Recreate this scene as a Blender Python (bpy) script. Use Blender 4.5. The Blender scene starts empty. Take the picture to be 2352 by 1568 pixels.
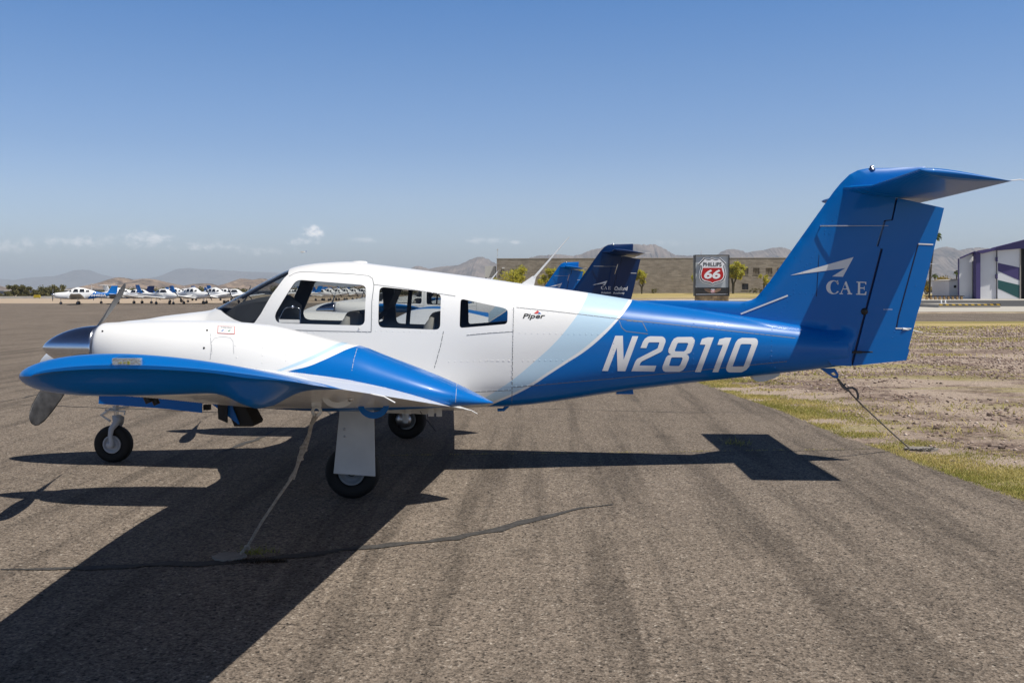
import bpy, bmesh, math, random
import numpy as np
from mathutils import Vector, Matrix
PI=math.pi
rnd=random.Random(7)
sc=bpy.context.scene
C=sc.collection
# ---------------------------------------------------------------- camera
F_PX=2339.5; YAW=.0298; PITCH=.0497; ROLL=math.atan(.002); H=1.6145
CAM=Vector((1.481,-9.462,H))
R0=Vector((math.cos(YAW),math.sin(YAW),0)); FW=Vector((-math.sin(YAW)*math.cos(PITCH),math.cos(YAW)*math.cos(PITCH),-math.sin(PITCH)))
U0=R0.cross(FW)
RC=R0*math.cos(ROLL)-U0*math.sin(ROLL); UC=RC.cross(FW)
cd=bpy.data.cameras.new('camera'); cam=bpy.data.objects.new('camera',cd); C.objects.link(cam)
cd.sensor_width=36; cd.lens=F_PX/2352*36; cd.clip_start=.1; cd.clip_end=60000
M=Matrix((( RC.x,UC.x,-FW.x,CAM.x),(RC.y,UC.y,-FW.y,CAM.y),(RC.z,UC.z,-FW.z,CAM.z),(0,0,0,1)))
cam.matrix_world=M; sc.camera=cam
sc.view_settings.view_transform='Standard'; sc.view_settings.look='None'; sc.view_settings.gamma=1; sc.view_settings.exposure=0.08
# ---------------------------------------------------------------- light: sun lamp and sky share one direction
SUNV=Vector((.4564,-.2235,1)).normalized()
sl=bpy.data.lights.new('sun','SUN'); sl.energy=5.0; sl.angle=math.radians(.53); sl.color=(1,.95,.87)
so=bpy.data.objects.new('sun',sl); C.objects.link(so); so.rotation_euler=SUNV.to_track_quat('Z','Y').to_euler()
# sky tint by height above the horizon, darkened overhead to deepen the shadows
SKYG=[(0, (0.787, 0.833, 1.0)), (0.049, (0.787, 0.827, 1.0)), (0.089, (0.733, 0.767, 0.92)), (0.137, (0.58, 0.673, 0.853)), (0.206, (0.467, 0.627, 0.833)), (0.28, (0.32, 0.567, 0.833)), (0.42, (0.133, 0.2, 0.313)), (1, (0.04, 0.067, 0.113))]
w=bpy.data.worlds.new('World'); sc.world=w; w.use_nodes=True
nt=w.node_tree; N=nt.nodes; L=nt.links; N.clear()
def nn(N,t,**k):
    n=N.new(t)
    for a,b in k.items(): setattr(n,a,b)
    return n
out=nn(N,'ShaderNodeOutputWorld'); bg=nn(N,'ShaderNodeBackground'); bg.inputs[1].default_value=.15
sky=nn(N,'ShaderNodeTexSky',sky_type='NISHITA'); sky.sun_disc=False; sky.sun_elevation=math.asin(SUNV.z); sky.sun_rotation=math.atan2(SUNV.x,SUNV.y)
sky.altitude=400; sky.air_density=1.0; sky.dust_density=1.6; sky.ozone_density=2.0
tc=nn(N,'ShaderNodeTexCoord'); sep=nn(N,'ShaderNodeSeparateXYZ'); L.new(tc.outputs['Generated'],sep.inputs[0])
# low bank of small cumulus: noise over direction, only between about 0.5 and 4 degrees up
def M_(op,a,b=None,c=None):
    n=nn(N,'ShaderNodeMath',operation=op)
    for i,v in enumerate((a,b,c)):
        if v is None: continue
        if isinstance(v,(int,float)): n.inputs[i].default_value=v
        else: L.new(v,n.inputs[i])
    return n.outputs[0]
mp=nn(N,'ShaderNodeMapping'); mp.inputs['Scale'].default_value=(95,95,150); L.new(tc.outputs['Generated'],mp.inputs[0])
no=nn(N,'ShaderNodeTexNoise'); no.inputs['Scale'].default_value=1.0; no.inputs['Detail'].default_value=8; no.inputs['Roughness'].default_value=.6; L.new(mp.outputs[0],no.inputs['Vector'])
az=M_('ARCTAN2',sep.outputs[0],sep.outputs[1]); el=sep.outputs[2]; cloud=None
# small cumulus low over the horizon: (azimuth, height, half width, half height, strength)
for a0,e0,rx,ry,k in [(-.222,.0555,.011,.0075,.85),(-.232,.0480,.018,.0035,.6),(-.375,.0470,.026,.008,.55),(-.318,.0415,.040,.0045,.5),(-.435,.0440,.042,.006,.45),(-.170,.0490,.016,.0028,.3),(-.058,.0490,.022,.0035,.3),(-.025,.0470,.012,.0022,.38),(-.50,.040,.04,.007,.4),(-.27,.038,.03,.004,.35),(.12,.046,.03,.003,.12)]:
    du=M_('MULTIPLY',M_('SUBTRACT',az,a0),1/rx); dv=M_('MULTIPLY',M_('SUBTRACT',el,e0),1/ry)
    r_=M_('ADD',M_('MULTIPLY',du,du),M_('MULTIPLY',dv,dv)); q=M_('SUBTRACT',1.0,r_); q=M_('MULTIPLY_ADD',M_('SUBTRACT',no.outputs[0],.5),7.5,q)
    mr=nn(N,'ShaderNodeMapRange',interpolation_type='SMOOTHSTEP'); mr.inputs[1].default_value=-.2; mr.inputs[2].default_value=2.2; mr.inputs[4].default_value=k; L.new(q,mr.inputs[0])
    fall=M_('MULTIPLY',mr.outputs[0],M_('MAXIMUM',M_('SUBTRACT',1.0,M_('MULTIPLY',r_,.28)),0.0)); cloud=fall if cloud is None else M_('MAXIMUM',cloud,fall)
class _O: pass
m3=_O(); m3.outputs=[cloud]
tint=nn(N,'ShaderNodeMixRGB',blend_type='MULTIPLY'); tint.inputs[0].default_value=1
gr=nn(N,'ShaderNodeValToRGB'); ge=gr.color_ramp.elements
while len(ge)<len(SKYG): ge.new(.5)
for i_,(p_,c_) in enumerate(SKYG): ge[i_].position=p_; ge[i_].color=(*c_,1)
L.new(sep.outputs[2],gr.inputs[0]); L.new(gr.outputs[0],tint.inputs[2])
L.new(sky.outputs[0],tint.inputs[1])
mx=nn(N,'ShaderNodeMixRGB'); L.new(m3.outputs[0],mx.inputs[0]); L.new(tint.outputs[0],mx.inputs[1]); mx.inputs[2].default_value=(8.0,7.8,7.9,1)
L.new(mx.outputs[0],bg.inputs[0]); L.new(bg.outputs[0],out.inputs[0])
# ---------------------------------------------------------------- helpers
def ray(px,py):
    return FW+RC*((px-1176)/F_PX)-UC*((py-784)/F_PX)
def P(px,py,Y=None,Z=None,D=None):
    d=ray(px,py)
    t=((Y-CAM.y)/d.y) if Y is not None else ((Z-CAM.z)/d.z if Z is not None else D)
    return CAM+d*t
def link(name,me,mat=None,parent=None,smooth=False):
    o=bpy.data.objects.new(name,me); C.objects.link(o)
    if mat is not None:
        for m in (mat if isinstance(mat,(list,tuple)) else [mat]): me.materials.append(m)
    if parent is not None: o.parent=parent
    if smooth: me.polygons.foreach_set('use_smooth',[True]*len(me.polygons))
    return o
def tag(o,label=None,cat=None,group=None,kind=None):
    if label: o['label']=label
    if cat: o['category']=cat
    if group: o['group']=group
    if kind: o['kind']=kind
    return o
def empty(name,loc=(0,0,0),rz=0):
    o=bpy.data.objects.new(name,None); C.objects.link(o); o.location=loc; o.rotation_euler=(0,0,rz); o.empty_display_size=.2; return o
def copy_tree(o,parent=None,skip=(),root=True):
    c=o.copy(); C.objects.link(c); c.parent=parent
    for ch in [x for x in list(bpy.data.objects) if x.parent==o]:
        if ch.get('nocopy'): continue
        copy_tree(ch,c,skip,False)
    return c
class MB:
    def __init__(s): s.v=[]; s.f=[]; s.m=[]; s.sm=[]
    def add(s,vs,fs,mi=0,sm=False):
        b=len(s.v); s.v+= [tuple(v) for v in vs]; s.f+=[tuple(i+b for i in f) for f in fs]; s.m+=[mi]*len(fs); s.sm+=[sm]*len(fs)
    def box(s,c,d,rot=None,mi=0,taper=1):
        x,y,z=[a/2 for a in d]; vs=[]
        for k,(i,j,l) in enumerate([(-1,-1,-1),(1,-1,-1),(1,1,-1),(-1,1,-1),(-1,-1,1),(1,-1,1),(1,1,1),(-1,1,1)]):
            t=taper if l>0 else 1
            v=Vector((i*x*t,j*y*t,l*z))
            if rot is not None: v=rot@v
            vs.append(v+Vector(c))
        s.add(vs,[(0,3,2,1),(4,5,6,7),(0,1,5,4),(1,2,6,5),(2,3,7,6),(3,0,4,7)],mi)
    def tube(s,pts,r,n=10,mi=0,cap=True,sm=True):
        pts=[Vector(p) for p in pts]; rs=r if isinstance(r,(list,tuple)) else [r]*len(pts)
        rings=[]; up=None
        for i,p in enumerate(pts):
            t=(pts[min(i+1,len(pts)-1)]-pts[max(i-1,0)]).normalized()
            if up is None: up=Vector((0,0,1)) if abs(t.z)<.9 else Vector((1,0,0))
            a=t.cross(up).normalized(); b=a.cross(t).normalized(); up=b
            rings.append([p+(a*math.cos(2*PI*k/n)+b*math.sin(2*PI*k/n))*rs[i] for k in range(n)])
        vs=[v for g in rings for v in g]; fs=[]
        for i in range(len(pts)-1):
            for k in range(n): fs.append((i*n+k,i*n+(k+1)%n,(i+1)*n+(k+1)%n,(i+1)*n+k))
        s.add(vs,fs,mi,sm)
        if cap: s.add(rings[0],[tuple(range(n))],mi); s.add(rings[-1],[tuple(range(n-1,-1,-1))],mi)
    def lathe(s,prof,c,axis='X',n=32,mi=0,sm=True,sign=1):
        # prof: (axial,radius)
        vs=[];fs=[]
        for (a,r) in prof:
            for k in range(n):
                q=2*PI*k/n; u,w_=r*math.cos(q),r*math.sin(q)
                v={'X':(a,u,w_),'Y':(u,a,w_),'Z':(u,w_,a)}[axis]
                vs.append(Vector(v)+Vector(c))
        for i in range(len(prof)-1):
            for k in range(n): fs.append((i*n+k,i*n+(k+1)%n,(i+1)*n+(k+1)%n,(i+1)*n+k))
        s.add(vs,fs,mi,sm)
    def mesh(s,name):
        me=bpy.data.meshes.new(name); me.from_pydata(s.v,[],s.f); me.polygons.foreach_set('material_index',s.m); me.polygons.foreach_set('use_smooth',s.sm)
        bm=bmesh.new(); bm.from_mesh(me); bmesh.ops.recalc_face_normals(bm,faces=bm.faces); bm.to_mesh(me); bm.free(); me.update(); return me
    def build(s,name,mat,parent=None): return link(name,s.mesh(name),mat,parent)
def pchip(xs,ys):
    xs=np.array(xs,float); ys=np.array(ys,float); h=np.diff(xs); d=np.diff(ys)/h; m=np.zeros(len(xs))
    for i in range(1,len(xs)-1):
        if d[i-1]*d[i]>0:
            w1=2*h[i]+h[i-1]; w2=h[i]+2*h[i-1]; m[i]=(w1+w2)/(w1/d[i-1]+w2/d[i])
    m[0]=d[0]; m[-1]=d[-1]
    def f(x):
        x=min(max(x,xs[0]),xs[-1]); i=int(min(max(np.searchsorted(xs,x)-1,0),len(xs)-2)); t=(x-xs[i])/h[i]
        return float((1+2*t)*(1-t)**2*ys[i]+t*(1-t)**2*h[i]*m[i]+t*t*(3-2*t)*ys[i+1]+t*t*(t-1)*h[i]*m[i+1])
    return f
def smooth(a,b,x):
    t=min(max((x-a)/(b-a),0),1); return t*t*(3-2*t)
class Body:
    """lofted hull along X with superellipse sections"""
    def __init__(s,x0,x1,zt,zb,w,fc,nt_,nb_,cy=0):
        s.x0,s.x1=x0,x1; s.zt,s.zb,s.w,s.fc,s.nt,s.nb,s.cy=zt,zb,w,fc,nt_,nb_,cy
    def par(s,x):
        a,b=s.zt(x),s.zb(x); zc=b+(a-b)*s.fc(x); return a,b,zc,s.w(x),s.nt(x),s.nb(x)
    def ring(s,x,n,inset=0):
        a,b,zc,w_,p,q=s.par(x); r=[]
        a-=inset; b+=inset; w_=max(w_-inset,1e-4)
        for k in range(n):
            t=2*PI*(k+.5)/n; c,si=math.cos(t),math.sin(t); e=p if si>0 else q; h=(a-zc) if si>0 else (zc-b)
            r.append((x,s.cy+w_*math.copysign(abs(c)**(2/e),c),zc+max(h,1e-4)*math.copysign(abs(si)**(2/e),si)))
        return r
    def F(s,v):
        a,b,zc,w_,p,q=s.par(v[0]); up=v[2]>zc; h=max((a-zc) if up else (zc-b),1e-4); e=p if up else q
        w_=max(w_,1e-4)
        return abs((v[1]-s.cy)/w_)**e+abs((v[2]-zc)/h)**e
    def normal(s,v):
        e=1e-3; g=Vector([ (s.F([v[j]+(e if j==i else 0) for j in range(3)])-s.F([v[j]-(e if j==i else 0) for j in range(3)])) for i in range(3)])
        return g.normalized() if g.length>0 else Vector((0,0,1))
    def side(s,x,z,sg=-1):
        a,b,zc,w_,p,q=s.par(x); up=z>zc; h=max((a-zc) if up else (zc-b),1e-4); e=p if up else q
        t=min(abs((z-zc)/h),1); return s.cy+sg*w_*(1-t**e)**(1/e)
    def project(s,px,py,off=0,sg=-1):
        Y=s.cy+sg*.5*s.w(.0 if s.cy==0 else (s.x0+s.x1)/2); v=P(px,py,Y)
        for i in range(30):
            Y2=s.side(v.x,v.z,sg); Y=Y*.5+Y2*.5; v=P(px,py,Y)
        return v+s.normal(v)*off if off else v
    def loft(s,xs,n,inset=0,capends=(True,True)):
        m=MB(); R=[s.ring(x,n,inset) for x in xs]; vs=[v for r in R for v in r]; fs=[]
        for i in range(len(xs)-1):
            for k in range(n): fs.append((i*n+k,(i+1)*n+k,(i+1)*n+(k+1)%n,i*n+(k+1)%n))
        if capends[0]: fs.append(tuple(range(n)))
        if capends[1]: fs.append(tuple(len(vs)-n+k for k in range(n-1,-1,-1)))
        m.add(vs,fs,0,True); return m
def poly_fill(loops,cuts=(.0,.0)):
    """fill 2D loops (outer+holes) and grid-cut; returns verts2d, faces"""
    bm=bmesh.new(); es=[]
    for lp in loops:
        vs=[bm.verts.new((p[0],p[1],0)) for p in lp]
        for i in range(len(vs)): es.append(bm.edges.new((vs[i],vs[(i+1)%len(vs)])))
    bmesh.ops.triangle_fill(bm,use_beauty=True,use_dissolve=False,edges=es)
    for ax in (0,1):
        st=cuts[ax]
        if st<=0: continue
        lo=min(v.co[ax] for v in bm.verts); hi=max(v.co[ax] for v in bm.verts); c=math.floor(lo/st)*st+st
        while c<hi:
            co=[0,0,0]; no_=[0,0,0]; co[ax]=c; no_[ax]=1
            bmesh.ops.bisect_plane(bm,geom=bm.verts[:]+bm.edges[:]+bm.faces[:],plane_co=co,plane_no=no_,dist=1e-7)
            c+=st
    bm.verts.index_update(); vs=[(v.co.x,v.co.y) for v in bm.verts]; fs=[tuple(v.index for v in f.verts) for f in bm.faces]; bm.free()
    return vs,fs
def decal(name,loops,fn,mat,parent,cuts=(12,12)):
    """flat loops mapped through fn onto a surface (paint or vinyl a millimetre proud)"""
    m=MB()
    for lp in loops:
        vs,fs=poly_fill(lp,cuts); V=[fn(*v) for v in vs]; m.add(V,fs,0,True)
    me=bpy.data.meshes.new(name); me.from_pydata(m.v,[],m.f); me.update()
    return link(name,me,mat,parent,True)
def rounded(pts,r,n=5):
    """round the corners of a 2D polygon"""
    o=[]
    for i,p in enumerate(pts):
        a=Vector(pts[i-1][:2]); b=Vector(p[:2]); c=Vector(pts[(i+1)%len(pts)][:2]); rr=p[2] if len(p)>2 else r
        ra=min(rr,(a-b).length*.45); rc=min(rr,(c-b).length*.45)
        A=b+(a-b).normalized()*ra; B=b+(c-b).normalized()*rc
        for k in range(n+1):
            t=k/n; q=A*(1-t)**2+b*2*t*(1-t)+B*t*t; o.append((q.x,q.y))
    return o
def crop(ox,oy,s,pts): return [((ox+x/s)*.68994,(oy+y/s)*.68994) for x,y in pts]
def text_loops(body_,size=1,shear=0,bold=0,space=1):
    """built-in font as 2D mesh (verts, faces)"""
    cu=bpy.data.curves.new('t','FONT'); cu.body=body_; cu.size=size; cu.shear=shear; cu.offset=bold; cu.space_character=space; cu.resolution_u=3
    o=bpy.data.objects.new('t',cu); C.objects.link(o); dg=bpy.context.evaluated_depsgraph_get(); dg.update()
    me=bpy.data.meshes.new_from_object(o.evaluated_get(dg)); bpy.data.objects.remove(o)
    vs=[(v.co.x,v.co.y) for v in me.vertices]; fs=[tuple(p.vertices) for p in me.polygons]; bpy.data.meshes.remove(me); bpy.data.curves.remove(cu)
    x0=min(v[0] for v in vs); x1=max(v[0] for v in vs); y0=min(v[1] for v in vs); y1=max(v[1] for v in vs)
    return [((a-x0)/(x1-x0),(b-y0)/(y1-y0)) for a,b in vs],fs
def text_obj(name,body_,quad,fn,mat,parent,shear=0,bold=0,space=1):
    """quad: (x0,y0,x1,y1) box mapped through fn; y0 is the bottom"""
    vs,fs=text_loops(body_,1,shear,bold,space); x0,y0,x1,y1=quad
    V=[fn(x0+(x1-x0)*a,y0+(y1-y0)*b) for a,b in vs]
    me=bpy.data.meshes.new(name); me.from_pydata([tuple(v) for v in V],[],fs); me.update(); return link(name,me,mat,parent)
def booled(me,cutters,op='DIFFERENCE'):
    o=bpy.data.objects.new('tmp',me); C.objects.link(o); cs=[]
    for c in cutters:
        co=bpy.data.objects.new('cut',c); C.objects.link(co); cs.append(co)
        md=o.modifiers.new('b','BOOLEAN'); md.operation=op; md.solver='EXACT'; md.object=co
    dg=bpy.context.evaluated_depsgraph_get(); dg.update()
    r=bpy.data.meshes.new_from_object(o.evaluated_get(dg))
    for x in [o]+cs: bpy.data.objects.remove(x)
    return r
def prism(loop,y0,y1):
    n=len(loop); me=bpy.data.meshes.new('prism')
    V=[(x,y0,z) for x,z in loop]+[(x,y1,z) for x,z in loop]
    me.from_pydata(V,[],[tuple(range(n)),tuple(range(2*n-1,n-1,-1))]+[(i,n+i,n+(i+1)%n,(i+1)%n) for i in range(n)])
    bm=bmesh.new(); bm.from_mesh(me); bmesh.ops.recalc_face_normals(bm,faces=bm.faces); bm.to_mesh(me); bm.free(); return me
def fix_normals(me,body,tol=.9):
    ns=[]
    cache={}
    for p in me.polygons:
        fnm=p.normal.copy()
        for li in p.loop_indices:
            vi=me.loops[li].vertex_index
            if vi not in cache:
                v=me.vertices[vi].co; cache[vi]=body.normal(v)
            n=cache[vi]
            if n.dot(fnm)>tol: ns.append(n)
            elif n.dot(fnm)<-tol: ns.append(-n)
            else: ns.append(fnm)
    me.polygons.foreach_set('use_smooth',[True]*len(me.polygons)); me.normals_split_custom_set([tuple(n) for n in ns])
def join(o,mb,mt):
    """surface detail (rivets, seams) becomes part of its panel's own mesh"""
    me=o.data; bm=bmesh.new(); bm.from_mesh(me)
    if mt.name not in [m.name for m in me.materials if m]: me.materials.append(mt)
    mi=[m.name for m in me.materials].index(mt.name); vs=[bm.verts.new(v) for v in mb.v]
    for f,s_ in zip(mb.f,mb.sm):
        q=bm.faces.new([vs[i] for i in f]); q.material_index=mi; q.smooth=False
    bm.to_mesh(me); bm.free(); me.update()
# ---------------------------------------------------------------- materials
MAT={}
def mat(name,col,rough=.5,metal=0,coat=0,spec=.5,bump=None,var=None,emis=None,trans=0):
    m=bpy.data.materials.new(name); m.use_nodes=True; t=m.node_tree; b=t.nodes['Principled BSDF']
    b.inputs['Base Color'].default_value=(*col,1); b.inputs['Roughness'].default_value=rough; b.inputs['Metallic'].default_value=metal
    b.inputs['Coat Weight'].default_value=coat; b.inputs['Coat Roughness'].default_value=.03; b.inputs['Specular IOR Level'].default_value=spec
    tcn=t.nodes.new('ShaderNodeTexCoord')
    if var:  # (scale, amount)
        n=t.nodes.new('ShaderNodeTexNoise'); n.inputs['Scale'].default_value=var[0]; n.inputs['Detail'].default_value=5; t.links.new(tcn.outputs['Object'],n.inputs['Vector'])
        r=t.nodes.new('ShaderNodeMapRange'); r.inputs[1].default_value=.3; r.inputs[2].default_value=.7; r.inputs[3].default_value=1-var[1]; r.inputs[4].default_value=1+var[1]; t.links.new(n.outputs[0],r.inputs[0])
        mm=t.nodes.new('ShaderNodeMixRGB'); mm.blend_type='MULTIPLY'; mm.inputs[0].default_value=1; mm.inputs[1].default_value=(*col,1); t.links.new(r.outputs[0],mm.inputs[2]); t.links.new(mm.outputs[0],b.inputs['Base Color'])
    if bump: # (scale,strength,distance)
        n=t.nodes.new('ShaderNodeTexNoise'); n.inputs['Scale'].default_value=bump[0]; n.inputs['Detail'].default_value=4; t.links.new(tcn.outputs['Object'],n.inputs['Vector'])
        bb=t.nodes.new('ShaderNodeBump'); bb.inputs['Strength'].default_value=bump[1]; bb.inputs['Distance'].default_value=bump[2]; t.links.new(n.outputs[0],bb.inputs['Height']); t.links.new(bb.outputs[0],b.inputs['Normal'])
    if emis: b.inputs['Emission Color'].default_value=(*emis[0],1); b.inputs['Emission Strength'].default_value=emis[1]
    MAT[name]=m; return m
WHITE=(.80,.80,.79); BLUE=(.0,.135,.46); LBLUE=(.50,.67,.80); NAVY=(.002,.012,.06)
mat('white_paint',WHITE,.35,coat=.3,spec=.4,bump=(3.5,.03,.02))
mat('blue_paint',BLUE,.34,coat=.32,spec=.15,bump=(4,.03,.02))
mat('navy_paint',NAVY,.35,coat=.3,spec=.2)
mat('light_blue_paint',LBLUE,.3,coat=.6)
mat('white_vinyl',(.78,.78,.78),.4)
mat('grey_white_metal',(.62,.62,.60),.42,var=(6,.08))
mat('seam',(.18,.19,.2),.6)
mat('rim_grey',(.22,.24,.26),.5)  # main wheel rims: rim paint with the shade under the wing put into its colour
mat('tyre',(.005,.005,.005),.75,bump=(60,.3,.002))
mat('rim_paint',(.42,.44,.47),.45)
mat('chrome',(.62,.64,.70),.16,metal=1,bump=(14,.06,.01))
mat('aluminium',(.55,.55,.56),.35,metal=1,var=(20,.1))
mat('prop_black',(.03,.03,.033),.5,var=(18,.4))
mat('prop_grey',(.5,.5,.5),.4,var=(20,.08))
mat('dark_metal',(.03,.028,.026),.5,metal=.5)
mat('soot',(.02,.017,.015),.7)
mat('interior_dark',(.065,.066,.072),.7)
mat('interior_beige',(.45,.43,.38),.7)
mat('seat_dark',(.025,.025,.027),.65)
mat('rubber_black',(.01,.01,.01),.6)
mat('rope',(.34,.30,.25),.85,bump=(160,.8,.006),var=(60,.3))
mat('rope_dark',(.14,.13,.12),.85,bump=(160,.8,.006))
mat('red',(.55,.02,.015),.4); mat('black_ink',(.01,.01,.01),.5)
mat('concrete_pad',(.24,.215,.185),.85,bump=(30,.5,.01),var=(8,.25))
def glass_mat(name,tint,fres=1.45):
    m=bpy.data.materials.new(name); m.use_nodes=True; t=m.node_tree; t.nodes.clear()
    o=t.nodes.new('ShaderNodeOutputMaterial'); mxs=t.nodes.new('ShaderNodeMixShader'); tr=t.nodes.new('ShaderNodeBsdfTransparent'); gl=t.nodes.new('ShaderNodeBsdfGlossy'); geo=t.nodes.new('ShaderNodeNewGeometry'); dp=t.nodes.new('ShaderNodeVectorMath'); dp.operation='DOT_PRODUCT'; t.links.new(geo.outputs['Incoming'],dp.inputs[0]); t.links.new(geo.outputs['Normal'],dp.inputs[1])
    tr.inputs[0].default_value=(*tint,1); gl.inputs['Roughness'].default_value=.02; 
    def mm(op,a,b):
        n=t.nodes.new('ShaderNodeMath'); n.operation=op
        for i,v in enumerate((a,b)):
            if v is None: continue
            if isinstance(v,(int,float)): n.inputs[i].default_value=v
            else: t.links.new(v,n.inputs[i])
        return n.outputs[0]
    ff=mm('ADD',mm('MULTIPLY',mm('POWER',mm('SUBTRACT',1.0,mm('ABSOLUTE',dp.outputs['Value'],None)),5.0),.92),.05)
    t.links.new(ff,mxs.inputs[0]); t.links.new(tr.outputs[0],mxs.inputs[1]); t.links.new(gl.outputs[0],mxs.inputs[2]); t.links.new(mxs.outputs[0],o.inputs[0]); MAT[name]=m; return m
glass_mat('window_glass',(.76,.77,.76)); glass_mat('windshield_glass',(.66,.69,.71)); glass_mat('clear_lens',(.85,.87,.88))
def mapr(t,src,a,b,c=0,d=1,sm=False):
    r=t.nodes.new('ShaderNodeMapRange'); r.interpolation_type='SMOOTHSTEP' if sm else 'LINEAR'
    for i,v in zip((1,2,3,4),(a,b,c,d)): r.inputs[i].default_value=v
    t.links.new(src,r.inputs[0]); return r.outputs[0]
def boundary(t,xs,zs,pts,edge=.002):
    """1 where X lies aft of the traced curve X=f(z)"""
    pts=sorted([(p[1],p[0]) for p in pts]); z0,z1=pts[0][0],pts[-1][0]; x0=min(p[1] for p in pts)-.01; x1=max(p[1] for p in pts)+.01
    f=t.nodes.new('ShaderNodeFloatCurve'); c=f.mapping.curves[0]
    P_=[((z-z0)/(z1-z0),(x-x0)/(x1-x0)) for z,x in pts]
    c.points[0].location=P_[0]; c.points[1].location=P_[-1]
    for q in P_[1:-1]: c.points.new(*q)
    f.mapping.extend='EXTRAPOLATED'; f.mapping.update()
    t.links.new(mapr(t,zs,z0,z1),f.inputs['Value'])
    bx=mapr(t,f.outputs[0],0,1,x0,x1)
    s=t.nodes.new('ShaderNodeMath'); s.operation='SUBTRACT'; t.links.new(xs,s.inputs[0]); t.links.new(bx,s.inputs[1])
    return mapr(t,s.outputs[0],-edge,edge)
def livery(name,layers,base=WHITE,extra=None):
    """paint with traced colour boundaries; layers: list of (points,colour)"""
    m=mat(name,base,.33,coat=.36,spec=.2,bump=(2.6,.06,.02)); t=m.node_tree; b=t.nodes['Principled BSDF']
    tcn=t.nodes.new('ShaderNodeTexCoord'); sp=t.nodes.new('ShaderNodeSeparateXYZ'); t.links.new(tcn.outputs['Object'],sp.inputs[0])
    cur=None
    for pts,col in layers:
        k=boundary(t,sp.outputs[0],sp.outputs[2],pts)
        mm=t.nodes.new('ShaderNodeMixRGB'); t.links.new(k,mm.inputs[0]); mm.inputs[2].default_value=(*col,1)
        if cur is None: mm.inputs[1].default_value=(*base,1)
        else: t.links.new(cur,mm.inputs[1])
        cur=mm.outputs[0]
    t.links.new(cur,b.inputs['Base Color']); return m
# ---------------------------------------------------------------- main aeroplane (twin, T-tail); X aft, Y starboard, Z up, wheels at Z=0
def XZ(pts,Y=0): return [(v.x,v.z) for v in (P(a,b,Y) for a,b in pts)]
top=XZ([(92,842),(94,832),(100,822),(112,809),(150,783),(200,761),(285,738),(338,732.7),(375,726),(440,718),(496,709.8),(504,705.5),(560,674),(621,640),(668,617.5),(692,610.5),(741,604),(805,601),(870,608),(999,624),(1128,641),(1193,650.5),(1317,667),(1452,688),(1711,726),(1843,748),(1950,768)])
bot=XZ([(92,842)])+XZ([(94,855),(102,866),(118,875),(150,883)],-.1)+XZ([(230,892),(300,898),(463,913),(600,932),(800,942),(1000,942),(1104,938)],-.3)+XZ([(1178,932.5),(1443,899.6),(1594,881.8)],-.2)+XZ([(1863,849.5),(1948,839)],-.04)
def mono(p):
    o=[p[0]]
    for q in p[1:]:
        if q[0]>o[-1][0]+1e-3: o.append(q)
    return o
top=mono(top); bot=mono(bot); XN,XT=top[0][0],P(1949,838,0).x
def tabf(t): return pchip([a for a,b in t],[b for a,b in t])
fus=Body(XN,XT,tabf(top),tabf(bot),
  tabf([(XN,.0),(XN+.02,.055),(XN+.06,.10),(XN+.15,.17),(XN+.35,.27),(XN+.7,.37),(-2.0,.44),(-1.4,.52),(-.8,.575),(.2,.58),(1.0,.56),(1.6,.50),(2.2,.42),(3.0,.315),(3.8,.20),(4.3,.12),(XT,.045)]),
  tabf([(XN,.5),(-2.4,.48),(-1.4,.5),(-.9,.40),(0,.36),(1.2,.40),(2.2,.48),(XT,.5)]),
  tabf([(XN,2),(-2.2,2.2),(-1.3,2.3),(-.6,2.45),(.6,2.5),(1.6,2.4),(3,2.2),(XT,2)]),
  tabf([(XN,2),(-2.4,2.4),(-1.4,3.2),(0,4.0),(1.2,3.6),(2.4,2.9),(3.4,2.6),(XT,2.2)]))
sx=[XN+.001+d for d in (0,.004,.012,.025,.045,.07,.1,.14,.19,.25,.32,.4,.5,.6,.7)]
while sx[-1]<XT-.05: sx.append(sx[-1]+(.045 if -1.75<sx[-1]<-.5 else .085))
sx.append(XT)
FP=lambda px,py,off=.0: fus.project(px,py,off)
def FXZ(pts):
    o=[]
    for a,b in pts: v=FP(a,b); o.append((v.x,v.z))
    return o
c3=lambda p: crop(700,850,2.138,p); c5=lambda p: crop(1600,780,2.138,p); c6=lambda p: crop(2450,520,2.119,p); c8=lambda p: crop(2000,1080,4.356,p); c7=lambda p: crop(700,880,7.127,p)
win={'front':rounded(c3([(452,440,40),(480,482,30),(1075,499,40),(1104,470,40),(1110,240,40),(1075,208,50),(640,176,45),(595,182,50)] and [(455,425),(474,482),(1098,500),(1111,212),(612,172)]),14),
 'middle':rounded(c3([(1195,512),(1636,530),(1643,270),(1204,222)]),13),
 'rear':rounded(c3([(1774,517),(2114,488),(2118,388),(2085,373),(1782,308)]),8)}
wl={k:FXZ(v) for k,v in win.items()}
wsr=[(v.x,v.z) for v in (FP(a,b) for a,b in c7([(1850,230),(1750,330),(1610,520),(1470,700),(1330,940),(1200,1170),(1080,1340),(1045,1385),(1000,1393),(780,1385),(570,1310),(370,1190),(250,1090)]))]
wst=XZ(c7([(1960,115)]),-.03); wsl=XZ(c7([(192,1040),(168,1015)]),-.12)
ws=[(wst[0][0]+.02,wst[0][1]+.12)]+wst+wsr+wsl+[(wsl[-1][0]-.06,wsl[-1][1]+.06)]
def Ls(): return {}
fus_layers=[]
S_lb=c5([(765,420),(690,570),(640,640),(520,780),(400,890),(240,1025),(100,1120),(0,1180)])
S_wh=c5([(1052,462),(1020,520),(968,597),(835,725),(720,822),(585,912),(465,990),(345,1068),(232,1128),(100,1185),(0,1220)])
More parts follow.
